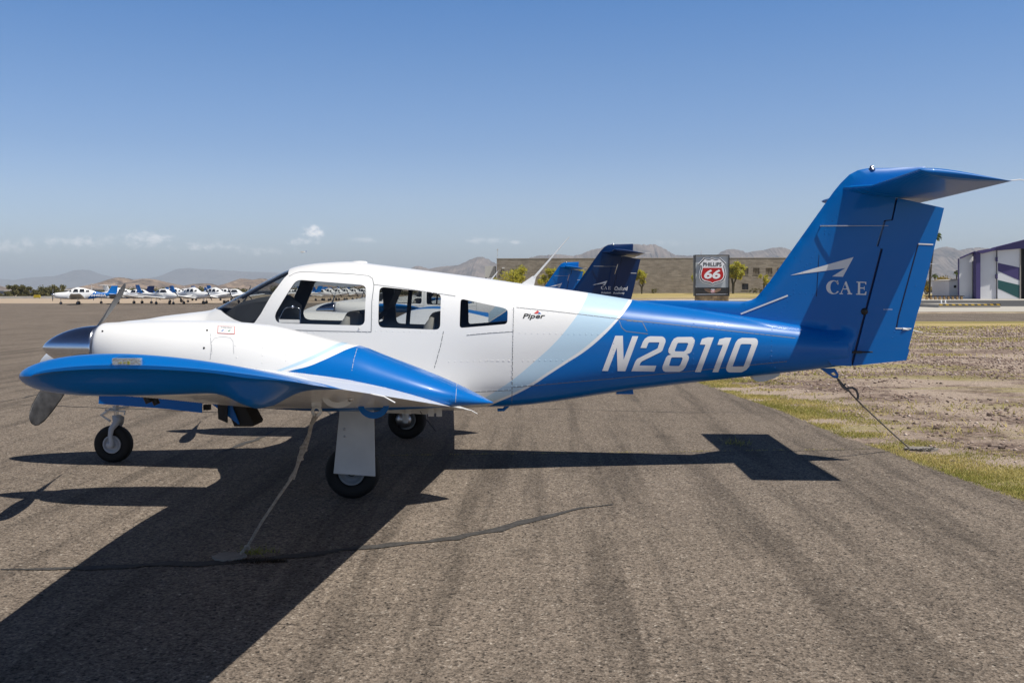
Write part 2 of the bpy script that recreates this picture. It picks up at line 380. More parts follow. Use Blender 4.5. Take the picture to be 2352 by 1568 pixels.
S_bl=c5([(1077,462),(1043,528),(987,600),(862,732),(742,832),(602,922),(482,1000),(365,1077),(235,1145),(100,1203),(0,1240)])
lay=[(S_lb,LBLUE),(S_wh,WHITE),(S_bl,BLUE)]
livery('fuselage_paint',[([ (v.x,v.z) for v in (FP(a,b) for a,b in p)],c) for p,c in lay])
for nm in ('window_glass',): pass
def build_seminole():
    root=empty('twin_engine_airplane')
    # ---- fuselage shell, hollow cabin, window openings
    m=fus.loft(sx,80); inn=fus.loft([x for x in [-1.62+.12*i for i in range(33)]],80,.022)
    b=len(m.v); m.v+=inn.v; m.f+=[tuple(i+b for i in reversed(f)) for f in inn.f]; m.m+=[1]*len(inn.f); m.sm+=inn.sm
    me=bpy.data.meshes.new('fuselage'); me.from_pydata(m.v,[],m.f); me.polygons.foreach_set('material_index',m.m); me.update()
    cut=[prism(l,-.9,.9) for l in wl.values()]+[prism(ws,-.9,.9)]
    for c in cut:
        c.materials.append(MAT['fuselage_paint']); c.materials.append(MAT['interior_dark']); c.polygons.foreach_set('material_index',[1]*len(c.polygons))
    me.materials.append(MAT['fuselage_paint']); me.materials.append(MAT['interior_dark'])
    r=booled(me,cut); body=link('fuselage',r,None,root)
    # ---- glass: slices of the same hull
    gs=fus.loft([-1.7+.05*i for i in range(80)],80,.008); gi=fus.loft([-1.69+.05*i for i in range(79)],80,.014)
    def glass(nm,loop,y0,y1,mt):
        g=gs.mesh('g'); bm=bmesh.new(); bm.from_mesh(g)
        # outer skin only: cut by every side of the prism
        pm=prism(loop,y0,y1); bm.free()
        q=booled(g,[pm],'INTERSECT')
        bm=bmesh.new(); bm.from_mesh(q); bad=[f for f in bm.faces if abs(fus.F(f.calc_center_median())-1)>.12 or abs(f.normal.dot(fus.normal(f.calc_center_median())))<.8]
        bmesh.ops.delete(bm,geom=bad,context='FACES'); bm.to_mesh(q); bm.free(); q.materials.clear(); fix_normals(q,fus,.7)
        return link(nm,q,MAT[mt],root)
    for k,l in wl.items():
        glass('side_window',l,-.9,-.02,'window_glass'); glass('side_window',l,.02,.9,'window_glass')
    glass('windshield',ws,-.9,.9,'windshield_glass')
    # ---- centre post of the windshield, cabin furniture
    t=MB(); pts=[]
    for x in np.linspace(-1.33,-.72,9): pts.append((x,0,fus.zt(x)-.03))
    t.tube(pts,.016,8); t.build('windshield_post',MAT['interior_dark'],root)
    gp=XZ([(508,716),(545,692),(585,683),(640,676),(652,690),(648,765),(540,765)],-.25)
    t=MB(); n=len(gp)
    for i in range(9):
        y=-.44+.11*i; k=1-.5*abs(y/.5)**3
        t.v+=[(x,y/.44*min(.44,-fus.side(x,zz)*.93-.02),zz-(.05*abs(y/.44)**2 if j<5 else 0)) for j,(x,zz) in enumerate(gp)]
    for i in range(8):
        for j in range(n): t.f.append((i*n+j,(i+1)*n+j,(i+1)*n+(j+1)%n,i*n+(j+1)%n)); t.m.append(0); t.sm.append(True)
    t.f+= [tuple(range(n)),tuple(8*n+j for j in range(n-1,-1,-1))]; t.m+=[0,0]; t.sm+=[False,False]
    t.build('glareshield',MAT['interior_dark'],root)
    def seat(x,zt_,yc):
        s=MB(); prof=rounded([(x-.07,.85),(x+.10,.85),(x+.17,zt_-.04),(x+.13,zt_),(x+.03,zt_),(x-.01,zt_-.06)],.04,4); n=len(prof)
        ys=[-.2,-.185,-.1,0,.1,.185,.2]
        for y in ys:
            k=.93 if abs(y)>.19 else 1
            s.v+=[(x+.05+(a-x-.05)*k,yc+y,.85+(b_-.85)*(.985 if abs(y)>.19 else 1)) for a,b_ in prof]
        for i in range(len(ys)-1):
            for j in range(n): s.f.append((i*n+j,(i+1)*n+j,(i+1)*n+(j+1)%n,i*n+(j+1)%n)); s.m.append(0); s.sm.append(True)
        s.f+=[tuple(range(n)),tuple((len(ys)-1)*n+j for j in range(n-1,-1,-1))]; s.m+=[0,0]; s.sm+=[False,False]
        o=s.build('seat',MAT['seat_dark'],root)
        c=MB(); c.tube([(x-.035,yc-.205,.9),(x+.0,yc-.207,zt_-.13),(x+.03,yc-.2,zt_-.05)],[.06,.05,.02],10); c.build('seat_side',MAT['interior_beige'],o)
    xs_=P(800,730,-.3).x; zs_=P(800,713,-.3).z
    for yc in (-.27,.27): seat(xs_,zs_,yc)
    xr_=P(990,730,-.3).x; zr_=P(990,715,-.3).z
    for yc in (-.24,.24): seat(xr_,zr_,yc)
    def strap(pts,wd):
        s=MB()
        for (a,b_) in zip(pts[:-1],pts[1:]):
            a=Vector(a); b_=Vector(b_); d=Vector((wd/2,0,0)); s.add([a-d,a+d,b_+d,b_-d],[(0,1,2,3)]); s.add([a-d+Vector((0,.004,0)),a+d+Vector((0,.004,0)),b_+d+Vector((0,.004,0)),b_-d+Vector((0,.004,0))],[(3,2,1,0)])
        return s.build('seat_belt',MAT['rubber_black'],root)
    strap([P(866,735,-.3),P(885,715,-.3),P(902,700,-.32),P(917,662,-.34)],.055)
    strap([P(936,748,.1),P(940,700,.12),P(943,664,.15)],.04)
    # ---- storm window frame in the port front window
    ar=c3([(480,478),(487,450),(520,385),(535,370),(555,366),(620,368),(634,378),(637,395),(636,478)])
    s=MB(); s.tube([FP(a,b_,-.012) for a,b_ in ar],.0035,6); a=FP(*c3([(584,362)])[0],-.015); s.lathe([(-.02,.001),(-.018,.012),(0,.014),(.01,.008),(.012,.001)],a,'Y',10)
    s.build('storm_window_frame',MAT['chrome'],root)
    s=MB(); q=[FP(a,b_,-.018) for a,b_ in c3([(487,452),(632,455),(634,480),(489,478)])]; q2=[v+Vector((0,-.012,0)) for v in q]; s.add(q+q2,[(0,1,2,3),(7,6,5,4),(0,4,5,1),(1,5,6,2),(2,6,7,3),(3,7,4,0)]); s.build('storm_window_hinge',MAT['grey_white_metal'],root)
    # ---- rivets, lap seams
    s=MB()
    def rivets(px,step=.048,r=.0062,fn=FP,out=s):
        pts=[fn(a,b_,0) for a,b_ in px]; pr=[fn(a,b_,.002) for a,b_ in px]
        for i in range(len(px)-1):
            A=Vector(px[i]); B=Vector(px[i+1]); Ld=(pts[i+1]-pts[i]).length; k=max(int(Ld/step),1)
            for j in range(k):
                q=A.lerp(B,(j+.5)/k); c=fn(q.x,q.y,0); nv=(fn(q.x,q.y,.002)-c).normalized(); u=nv.cross(Vector((0,0,1))).normalized(); v=nv.cross(u)
                ring=[c+(u*math.cos(2*PI*t/6)+v*math.sin(2*PI*t/6))*r for t in range(6)]; ring2=[c+nv*.0022+(u*math.cos(2*PI*t/6)+v*math.sin(2*PI*t/6))*r*.55 for t in range(6)]
                out.add(ring+ring2,[(t,(t+1)%6,6+(t+1)%6,6+t) for t in range(6)]+[tuple(range(6,12))],0,True)
    RL=[c5([(255,522),(500,550),(740,575),(985,604),(1250,640),(1520,655),(1850,700),(2240,730)]),
        c5([(232,1085),(560,1055),(935,1022),(1250,990),(1520,968),(1850,930),(2180,900)]),
        c5([(240,480),(232,760),(225,1000),(220,1215)]),c5([(948,620),(945,800),(935,1000),(932,1110)]),c5([(1520,545),(1515,760),(1512,1050)]),c5([(2075,660),(2070,850),(2062,985)]),
        c5([(30,895),(225,900)]),c5([(255,700),(560,708),(900,712)]),c5([(280,900),(560,895),(700,890)]),c5([(-60,1120),(220,1105)]),c5([(-100,715),(60,700),(230,690)]),
        c3([(1170,245),(1160,380),(1155,520)]),c3([(1660,545),(1640,640),(1595,800)]),c3([(1675,755),(1900,750),(2145,748)]),c3([(1660,300),(1660,400),(1655,500)]),c3([(1160,535),(1400,540),(1640,548)]),
        c3([(1175,195),(1400,235),(1640,275),(1760,300)]),c3([(2150,240),(2155,500),(2145,800),(2145,1060)]),c3([(545,540),(800,545),(1140,548)]),c3([(340,470),(450,300),(520,190)])]
    for r_ in RL: rivets(r_)
    bl=MB(); 
    def seam(px,wd=.006,fn=FP,out=bl,off=.0012):
        pts=[fn(a,b_,off) for a,b_ in px]
        # resample
        R=[]
        for i in range(len(px)-1):
            k=max(int((pts[i+1]-pts[i]).length/.04),1)
            for j in range(k): q=Vector(px[i]).lerp(Vector(px[i+1]),j/k); R.append(q)
        R.append(Vector(px[-1])); V=[fn(q.x,q.y,off) for q in R]; Nn=[(fn(q.x,q.y,.01)-fn(q.x,q.y,0)).normalized() for q in R]
        a=[];f=[]
        for i,v in enumerate(V):
            t=(V[min(i+1,len(V)-1)]-V[max(i-1,0)]).normalized(); u=Nn[i].cross(t).normalized()*wd/2; a+=[v-u,v+u]
            if i: f.append((2*i-2,2*i-1,2*i+1,2*i))
        out.add(a,f,0,True)
    SL=[c5([(255,520),(500,545),(985,601),(1520,658),(2240,738)]),c5([(232,1088),(935,1026),(1520,970),(2180,903)]),c5([(235,520),(228,800),(222,1222)]),
        c5([(985,612),(1005,665),(1035,690),(1190,708)]),c5([(1040,615),(1150,622),(1185,690)]),c5([(-100,718),(60,703),(235,692)]),c5([(-60,1123),(220,1108)]),
        c3([(1145,545),(1150,330),(1165,215),(1155,165),(1125,145),(1000,132),(700,118),(640,118),(600,128),(560,150)]),c3([(540,530),(800,538),(1145,545)]),c3([(1165,208),(1400,238),(1745,290)]),c3([(1660,540),(1640,640),(1595,800)])]
    for r_ in SL: seam(r_)
    # raised blue laps get the seam in a darker blue so split by side of the stripe
    join(body,s,MAT['fuselage_paint']); join(body,bl,MAT['seam']); fix_normals(body.data,fus)
    # ---- fin and rudder
    fle=XZ([(1452,688),(1600,690),(1711,692.4),(1726,689),(1736,684),(1748,671),(1769,644.6),(1840,545),(1915,440),(1931,420.6),(1951,401),(1970.6,391),(1993,386.5),(2039,386),(2125,383)])
    hinge=XZ([(2120,450),(2053,456),(2043,505),(2026,507),(2008,566),(2019,569),(1949,839)])
    rte=XZ([(2168,478),(2081,827)])
    def dseg(p,a,b_):
        p=Vector(p);a=Vector(a);b_=Vector(b_); d=b_-a; t=max(0,min(1,(p-a).dot(d)/d.length_squared)); return (p-a-d*t).length
    def dpoly(p,pl): return min(dseg(p,pl[i],pl[i+1]) for i in range(len(pl)-1))
    def finy(x,z):
        d=dpoly((x,z),fle); hw=.028+.034*smooth(3.95,4.4,x); R=.30 if x>4 else .08
        y=hw*math.sqrt(max(0,1-(1-min(d/R,1))**2))
        dt=dpoly((x,z),rte); dh=.62; y*=(.10+.90*min(dt/dh,1)**.8)
        if z<1.35: y=max(y,fus.w(min(x,XT))*.9*smooth(1.31,1.14,z)*min(1,dt/.5+.12))
        return max(y,.001)
    def slab(nm,loop,mt,parent,cut=.05):
        vs,fs=poly_fill([loop],(cut,cut)); m=MB(); n=len(vs)
        A=[(x,-finy(x,z),z) for x,z in vs]; B=[(x,finy(x,z),z) for x,z in vs]
        ed={}
        for f in fs:
            for i in range(len(f)):
                e=(f[i],f[(i+1)%len(f)]); k=tuple(sorted(e)); ed[k]=None if k in ed else e
        rim=[(e[0],e[1],e[1]+n,e[0]+n) for e in ed.values() if e]
        m.add(A+B,[tuple(f) for f in fs]+[tuple(i+n for i in reversed(f)) for f in fs]+rim,0,True)
        me=m.mesh(nm); 
        o=link(nm,me,mt,parent); me.set_sharp_from_angle(angle=math.radians(35)); return o
    finloop=XZ([(1452,690)])+fle[1:]+hinge+XZ([(1900,835),(1860,790),(1700,745),(1560,712)])
    finloop=rounded(finloop,.0,1) if False else finloop
    fin=slab('fin',finloop,MAT['blue_paint'],root)
    rud=XZ([(2058,456),(2168,478),(2113,700),(2106,722),(2086,800),(2088,805),(2081,827),(1955,839),(2024,573),(2013,568),(2030,509),(2047,507)])
    rd=slab('rudder',rud,MAT['blue_paint'],root)
    hf=XZ([(2050,460),(2062,462),(2052,508),(2036,512),(2018,566),(2024,574),(1958,836),(1946,836),(2012,566),(2034,500)])
    vs,fs=poly_fill([hf],(.06,.06)); k_=len(vs); m=MB(); m.add([(x,-finy(x,z)*.6,z) for x,z in vs]+[(x,finy(x,z)*.6,z) for x,z in vs],[tuple(f) for f in fs]+[tuple(i+k_ for i in f) for f in fs]); m.build('hinge_line',MAT['navy_paint'],root)
    FI=lambda px,py,off=0: (lambda v:Vector((v.x,-finy(v.x,v.z)-off,v.z)))(P(px,py,-.04))
    s=MB()
    for L_ in [c6([(755,270),(765,380),(700,430),(640,520),(600,620),(575,700)]),c6([(400,700),(525,775),(545,690),(590,600)]),c6([(610,455),(640,545),(760,550)]),c6([(390,965),(520,968),(620,972)]),c6([(370,1170),(460,1205)]),c6([(245,1130),(252,1300),(245,1500)]),c6([(1240,915),(1310,915)]),c6([(1190,1000),(1155,1150),(1130,1215),(1100,1300)]),c6([(1050,700),(1010,900)]),c6([(500,760),(400,960),(290,1160)])]:
        rivets(L_,.05,.0055,FI,s)
    join(fin,s,MAT['blue_paint'])
    s=MB()
    seam(c6([(595,500),(588,560),(588,700),(570,990)]),.006,FI,s); seam(c6([(1290,620),(1240,800),(1150,1130),(1135,1215)]),.012,FI,s,.002)
    join(fin,s,MAT['navy_paint'])
    s=MB(); seam(c6([(1290,618),(1400,622)]),.012,FI,s,.003); seam(c6([(1130,1213),(1245,1216)]),.012,FI,s,.003); seam(c6([(35,1112),(368,982)]),.014,FI,s,.004); seam(c6([(275,1190),(470,1212)]),.008,FI,s,.02); join(fin,s,MAT['white_vinyl'])
    s=MB(); s.tube([FI(*c6([(600,493)])[0],.0),FI(*c6([(600,493)])[0],.03),FI(*c6([(1035,498)])[0],.14)],[.008,.006,.0025],6); s.build('antenna_rod',MAT['prop_grey'],fin)
    s=MB(); s.tube([FI(*c6([(1180,1218)])[0],.002),P(*c6([(1240,1226)])[0],0),P(*c6([(1320,1244)])[0],0)],[.012,.006,.003],6); s.build('static_wick',MAT['white_vinyl'],rd)
    s=MB(); a=P(*c6([(905,1095)])[0],-.05); s.lathe([(-.012,.0),(-.012,.03),(.0,.034)],a,'Y',16); s.build('hinge_bore',MAT['dark_metal'],fin)
    s=MB(); a=P(*c6([(850,1380)])[0],-.07); s.box(a,(.09,.05,.02)); s.tube([a,a+Vector((.14,-.02,0))],.007,6); s.build('rudder_horn',MAT['dark_metal'],fin)
    s=MB(); a=P(2002,384.5,0); s.lathe([(-.03,.035),(-.012,.032),(-.008,.018),(.008,.017),(.016,.009),(.018,.001)],a,'Z',16); s.build('beacon_light',MAT['chrome'],fin)
    # ---- stabilator: two halves, tip near the camera
    st=MB(); B_=1.40
    xle_t=P(2112,390,-B_); xte_t=P(2325,416,-B_); xle_r=P(2001,430,-.12); xte_r=P(2120,462,-.12); xle0=P(1937,437,-.03); xle_r=Vector((4.42,0,xle_r.z)); xte_r=Vector((5.10,0,xte_t.z-.01))
    def stab(sg,x):
        m=MB(); ys=[0,.08,.2,.4,.7,1.0,1.25,1.36,1.39,1.40]; n=24; R=[]
        for y in ys:
            t=y/B_; k=0 if y>.2 else (1-smooth(0,.2,y))
            le=Vector((xle_r.x+(xle_t.x-xle_r.x)*t-.22*k,0,xle_r.z+(xle_t.z-xle_r.z)*t)); te=Vector((xte_r.x+(xte_t.x-xte_r.x)*t,0,xte_r.z+(xte_t.z-xte_r.z)*t))
            c=te-le; up=Vector((-c.z,0,c.x)).normalized(); th=.10*(1 if y<1.37 else (.75 if y<1.395 else .35)); r=[]
            for i in range(n+1):
                a=2*PI*i/n; cc=.5+.5*math.cos(a); yt=th*5*(.2969*math.sqrt(cc)-.126*cc-.3516*cc**2+.2843*cc**3-.1015*cc**4)*c.length
                v=le+c*cc+up*(yt if a<PI else -yt); r.append((v.x,sg*y,v.z))
            R.append(r[:-1])
        vs=[v for r in R for v in r]; fs=[]
        for i in range(len(R)-1):
            for k in range(n): fs.append((i*n+k,(i+1)*n+k,(i+1)*n+(k+1)%n,i*n+(k+1)%n))
        fs.append(tuple((len(R)-1)*n+k for k in range(n))); m.add(vs,fs,0,True); o=m.build('stabilator',MAT['stab_paint'],root)
        w_=MB(); tp=Vector(R[-2][0]); w_.tube([tp+Vector((-.01,0,.004)),tp+Vector((.06,0,.012)),tp+Vector((.11,0,.006))],.004,6); w_.build('static_wick',MAT['white_vinyl'],o)
        return o
    if 'stab_paint' not in MAT:
        sp_=mat('stab_paint',BLUE,.36,coat=.15,spec=.2); t_=sp_.node_tree; tcn=t_.nodes.new('ShaderNodeTexCoord'); wv=t_.nodes.new('ShaderNodeTexWave'); wv.bands_direction='Y'; wv.inputs['Scale'].default_value=5.5; t_.links.new(tcn.outputs['Object'],wv.inputs[0])
        bb=t_.nodes.new('ShaderNodeBump'); bb.inputs['Strength'].default_value=.6; bb.inputs['Distance'].default_value=.01; t_.links.new(wv.outputs[1],bb.inputs['Height']); t_.links.new(bb.outputs[0],t_.nodes['Principled BSDF'].inputs['Normal'])
    for sg in (-1,1): stab(sg,0)
    # ---- wings
    LEt=tabf([(.40,-1.2),(.5,-1.16),(1.17,-.92),(2.3,-.91),(3.0,-.86),(4.9,-.62),(5.5,-.53),(5.7,-.475),(5.8,-.435),(5.86,-.385),(5.885,-.345)])
    TEt=tabf([(.40,.855),(.62,.851),(3,.78),(5.5,.69),(5.885,.667)])
    def sec(y,c,up,c_cut=None):
        le,te=LEt(y),TEt(y); ch=te-le; zt_=.577+.134*(y-.62); zl=zt_+.15-.12*min(y/5.9,1); th=.15-.032*smooth(2.2,4.8,y)+.019*smooth(5.3,5.7,y)
        cam_=.026-.004*smooth(5.3,5.7,y); yc=4*cam_*c*(1-c); yt=th*5*(.2969*math.sqrt(c)-.126*c-.3516*c*c+.2843*c**3-.1036*c**4)
        tip=smooth(5.5,5.885,y)
        if up: zz=yc+yt*(1-.55*smooth(5.70,5.885,y)**2.5)
        else:
            # Horner-type tip: the lower skin sweeps up to the outer edge, with a drooped pod aft
            zz=yc-yt*(1-1.25*smooth(5.66,5.885,y)**2.4)-(.068*math.exp(-((c-.77)/.085)**2)*smooth(5.45,5.6,y)*(1-smooth(5.78,5.885,y)*.9))*(1/ch)
        return Vector((le+ch*c,0,zl+(zt_-zl)*c+zz*ch))
    def wingpart(nm,sg,ys,c0,c1,mt,parent,nc=18,capin=True):
        m=MB(); R=[]
        cs=[c0+(c1-c0)*(.5-.5*math.cos(PI*i/nc)) if c0==0 else c0+(c1-c0)*i/4 for i in range((nc if c0==0 else 4)+1)]
        for y in ys:
            r=[]
            for c in reversed(cs): v=sec(y,c,True); r.append((v.x,sg*y,v.z))
            for c in (cs[1:] if c0==0 else cs): v=sec(y,c,False); r.append((v.x,sg*y,v.z-(.0008 if c==1 else 0)))
            R.append(r)
        n=len(R[0]); vs=[v for r in R for v in r]; fs=[]
        for i in range(len(R)-1):
            for k in range(n): fs.append((i*n+k,(i+1)*n+k,(i+1)*n+(k+1)%n,i*n+(k+1)%n))
        fs+=[tuple(range(n)),tuple((len(R)-1)*n+k for k in range(n-1,-1,-1))]
        m.add(vs,fs,0,True); me=m.mesh(nm); o=link(nm,me,mt,parent); me.set_sharp_from_angle(angle=math.radians(40)); return o
    NAC={}
    for sg in (-1,1):
        wg=wingpart('wing',sg,[.40,.5,.62,.8,1.0,1.17,1.5,1.9,2.3,2.7,3.0,3.5,4,4.5,4.9,5.2,5.46],0,.7835,MAT['white_paint'],root,22)
        wingpart('flap',sg,[.47,.62,1.2,1.8,2.4,3.012],.785,1,MAT['white_paint'],wg)
        wingpart('aileron',sg,[3.016,3.6,4.2,4.8,5.457],.785,1,MAT['white_paint'],wg)
        tp=wingpart('wing_tip',sg,[5.46,5.5,5.54,5.58,5.62,5.66,5.7,5.74,5.78,5.81,5.84,5.86,5.875,5.885],0,1,MAT['blue_paint'],wg,34)
        # spanwise rivet rows on the upper and lower skins
        s=MB()
        for c in (.06,.15,.28,.42,.60,.74):
            for up in (True,False):
                y=.9
                while y<5.4:
                    v=sec(y,c,up); v.y=sg*y; k=.0045; z_=.002 if up else -.002
                    s.add([v+Vector((k,0,0)),v+Vector((0,k,0)),v+Vector((-k,0,0)),v+Vector((0,-k,0)),v+Vector((0,0,z_))],[(0,1,4),(1,2,4),(2,3,4),(3,0,4)],0,True); y+=.055
        for y in (3.3,4.2,4.8,5.3):
            for i in range(30):
                v=sec(y,.05+.7*i/30,False); v.y=sg*y; k=.0045
                s.add([v+Vector((k,0,0)),v+Vector((0,k,0)),v+Vector((-k,0,0)),v+Vector((0,-k,0)),v+Vector((0,0,-.002))],[(0,1,4),(1,2,4),(2,3,4),(3,0,4)],0,True)
        join(wg,s,MAT['white_paint'])
        # nav light in the tip
        if sg<0: a=P(293,832.5,-5.872)
        la=Vector((a.x,sg*5.868,a.z)); s=MB(); n=20;nr=6; vs=[];fs=[]
        for i in range(nr+1):
            ph=PI/2*i/nr
            for k in range(n):
                q=2*PI*k/n; vs.append(la+Vector((.062*math.cos(q)*math.cos(ph),sg*(.035*math.sin(ph)),.024*math.sin(q)*math.cos(ph)*(1-.25*math.cos(q)))))
        for i in range(nr):
            for k in range(n): fs.append((i*n+k,i*n+(k+1)%n,(i+1)*n+(k+1)%n,(i+1)*n+k))
        s.add(vs,fs,0,True); lens=s.build('navigation_light',MAT['clear_lens'],wg)
        s=MB(); s.box(la+Vector((0,sg*.006,0)),(.102,.016,.032)); s.build('light_housing',MAT['lamp_silver'],lens)
        for x_,w__ in ((.008,.008),(-.022,.010),(-.006,.008)):
            s=MB(); s.box(la+Vector((x_,sg*.014,0)),(w__,.006,.011 if x_>0 else .003)); s.build('led_chip',MAT['led'],lens)
        # underwing: hinge horns, tie-down ring
        def crescent(nm,x,y,z,w_,h_,mt,th=.012):
            m=MB(); o_=[];i_=[]
            for k in range(13):
                q=PI+PI*k/12; o_.append((x+w_/2*math.cos(q),z+h_*math.sin(q))); i_.append((x+w_*.33*math.cos(q),z+h_*.55*math.sin(q)))
            lp=o_+i_[::-1]; n=len(lp)
            vs,fs=poly_fill([lp]); k=len(vs)
            m.add([(a_,y-th/2,b_) for a_,b_ in vs]+[(a_,y+th/2,b_) for a_,b_ in vs],[tuple(f) for f in fs]+[tuple(i+k for i in reversed(f)) for f in fs])
            m.add([(a_,y-th/2,b_) for a_,b_ in lp]+[(a_,y+th/2,b_) for a_,b_ in lp],[(i,(i+1)%n,n+(i+1)%n,n+i) for i in range(n)])
            return m.build(nm,mt,wg)
        a=P(776,912,-4.3); crescent('hinge_bracket',a.x,sg*4.3,a.z+.01,.165,.065,MAT['grey_white_metal'])
        s=MB(); bq=P(806,916,-4.3); s.lathe([(-.012,.0),(-.012,.014),(.012,.014),(.012,0)],(bq.x,sg*4.3,bq.z),'Y',14); s.build('hinge_bolt',MAT['aluminium'],wg)
        a=P(858,934,-2.6); crescent('hinge_bracket',a.x,sg*2.6,a.z+.02,.215,.10,MAT['blue_paint'],.014)
        a=P(727,944,-3.6); s=MB(); s.lathe([(-.006,.016),(-.006,.032),(.006,.032),(.006,.016),(-.006,.016)],(a.x,sg*3.6,a.z),'Y',20); s.box((a.x,sg*3.6,a.z+.045),(.055,.012,.04)); s.build('tie_down_ring',MAT['grey_white_metal'],wg)
        # static wicks on the trailing edge
        for yy in (4.9,1.05):
            te=sec(yy,1,True); s=MB(); s.tube([(te.x-.01,sg*yy,te.z),(te.x+.05,sg*yy,te.z-.012),(te.x+.10,sg*yy,te.z-.04)],.004,6); s.build('static_wick',MAT['white_vinyl'],wg)
    # ---- nacelles
    EY=1.834
    ntop=mono(XZ([(206,772),(209,758)],-EY-.2)+XZ([(216,750),(225,745.5)],-EY-.1)+XZ([(240,742),(265,740),(300,738.5),(400,736),(500,737),(545,739.5),(589,743),(644,751),(709,767),(773.5,783.3),(833,796),(870,810.7),(967,847.9),(1047.7,881.7),(1133,923.5)],-EY))
    X0,X1=ntop[0][0],ntop[-1][0]
    livery('nacelle_paint',[(c,col) for c,col in (
       ([ (v.x,v.z) for v in (P(a,b_,-EY-.3) for a,b_ in c3([(380,858),(510,805),(600,770),(700,725),(800,675),(870,635),(930,612),(1000,602)]))],LBLUE),
       ([ (v.x,v.z) for v in (P(a,b_,-EY-.3) for a,b_ in c3([(410,862),(540,811),(622,784),(716,746),(815,697),(888,658),(950,636),(1005,627)]))],WHITE),
       ([ (v.x,v.z) for v in (P(a,b_,-EY-.3) for a,b_ in c3([(430,868),(600,812),(700,788),(800,748),(900,700),(950,675),(1010,655),(1085,640)]))],BLUE))]) if 'nacelle_paint' not in MAT else None
    for sg in (-1,1):
        nb_=Body(X0,X1,tabf(ntop),tabf([(X0,1.02),(X0+.06,.95),(X0+.3,.875),(-1.2,.81),(-.8,.75),(0,.715),(.5,.735),(X1,ntop[-1][1]-.006)]),
          tabf([(X0,.17),(X0+.02,.22),(X0+.08,.26),(X0+.3,.33),(-1.2,.37),(-.5,.365),(0,.36),(.5,.33),(.75,.28),(.93,.18),(1.04,.085),(X1,.008)]),
          lambda x:.42,lambda x:2.3,lambda x:2.6,cy=sg*EY)
        xs2=[X0+d for d in (0,.004,.01,.02,.035,.055,.08,.11,.16,.22)]
        while xs2[-1]<X1-.09: xs2.append(xs2[-1]+.075)
        xs2.append(X1)
        m=nb_.loft(xs2,56); nac=m.build('engine_nacelle',MAT['nacelle_paint'],root)
        if sg<0:
            NAC['b']=nb_
            NP=lambda px,py,off=0: nb_.project(px,py,off)
            s=MB()
            for L_ in [c3([(0,560),(10,650),(2,740)]),c3([(170,600),(185,680),(190,770)]),c3([(375,580),(370,790)]),c3([(545,560),(540,770)]),c3([(1045,665),(1020,740),(1005,830)]),c3([(1755,930),(1700,1040)]),c3([(480,812),(700,828),(900,860),(1100,900),(1300,945),(1500,1000),(1700,1045)]),c3([(20,580),(60,566),(150,570)])]:
                rivets(L_,.05,.0055,NP,s)
            join(nac,s,MAT['nacelle_paint'])
            s=MB(); seam(c3([(0,556),(8,650),(0,740)]),.005,NP,s); seam(c3([(12,700),(8,620),(30,590),(80,578),(140,585),(162,610),(168,700)]),.004,NP,s); seam(c3([(1045,662),(1022,740),(1008,820)]),.003,NP,s); seam(c3([(1755,905),(1745,1045)]),.003,NP,s); join(nac,s,MAT['seam_light'])
            for a,b_ in [(236,761),(476,759),(469,799)]:
                s=MB(); v=NP(a,b_,.002); s.lathe([(-.003,.008),(-.005,.0)],v,'Y',8); s.build('cowl_fastener',MAT['dark_metal'],nac)
            # fuel placard: white with red border, black lettering
            q=[(500.5,748),(540.5,750),(539,768),(499.5,766)]
            def QP(off):
                def f(u,v): 
                    x=q[3][0]+(q[2][0]-q[3][0])*u+(q[0][0]-q[3][0])*v; y=q[3][1]+(q[2][1]-q[3][1])*u+(q[0][1]-q[3][1])*v; return NP(x,y,off)
                return f
            pl=decal('fuel_placard',[[[(0,0),(1,0),(1,1),(0,1)]]],QP(.002),MAT['red'],nac,(.1,.1))
            decal('placard_face',[[[(.03,.06),(.97,.06),(.97,.94),(.03,.94)]]],QP(.0035),MAT['white_vinyl'],pl,(.1,.1))
            text_obj('placard_text','AVGAS ONLY',(.16,.70,.84,.86),QP(.005),MAT['black_ink'],pl)
            decal('placard_symbol',[[[(.2,.28),(.28,.42),(.4,.58),(.34,.4),(.3,.3)]]],QP(.005),MAT['blue_paint'],pl,(.1,.1))
            decal('placard_symbol',[[[(.58,.28),(.66,.42),(.78,.58),(.72,.4),(.68,.3)]]],QP(.005),MAT['green_ink'],pl,(.1,.1))
        # intake, spinner, two-blade propeller
        hub=P(208,800,-EY); hz=P(97,800,-EY).z+.005; xb=X0-.012
        spn=MB(); tipx=P(97,800,-EY).x; Ls_=xb-tipx; pr=[(tipx,.0005)]
        for i in range(1,17):
            t=i/16; pr.append((tipx+Ls_*t,.168*math.sin(PI/2*(t**.72))**1.0))
        pr+=[(xb,.165),(xb+.01,.15),(xb+.01,.0)]
        spn.lathe([(a-0,r) for a,r in pr],(0,sg*EY,hz),'X',48); sp_o=spn.build('spinner',MAT['chrome'],nac)
        xp=xb-.13; pr_o=None; bd=Vector((0,.80,.60))
        # blade plane direction from the photograph
        uT=P(300,657,-EY+.75); lT=P(85,980,-EY-.70); ang=math.atan2(uT.z-lT.z,1.45); ang=math.radians(30); bd=Vector((0,math.cos(ang),math.sin(ang)))
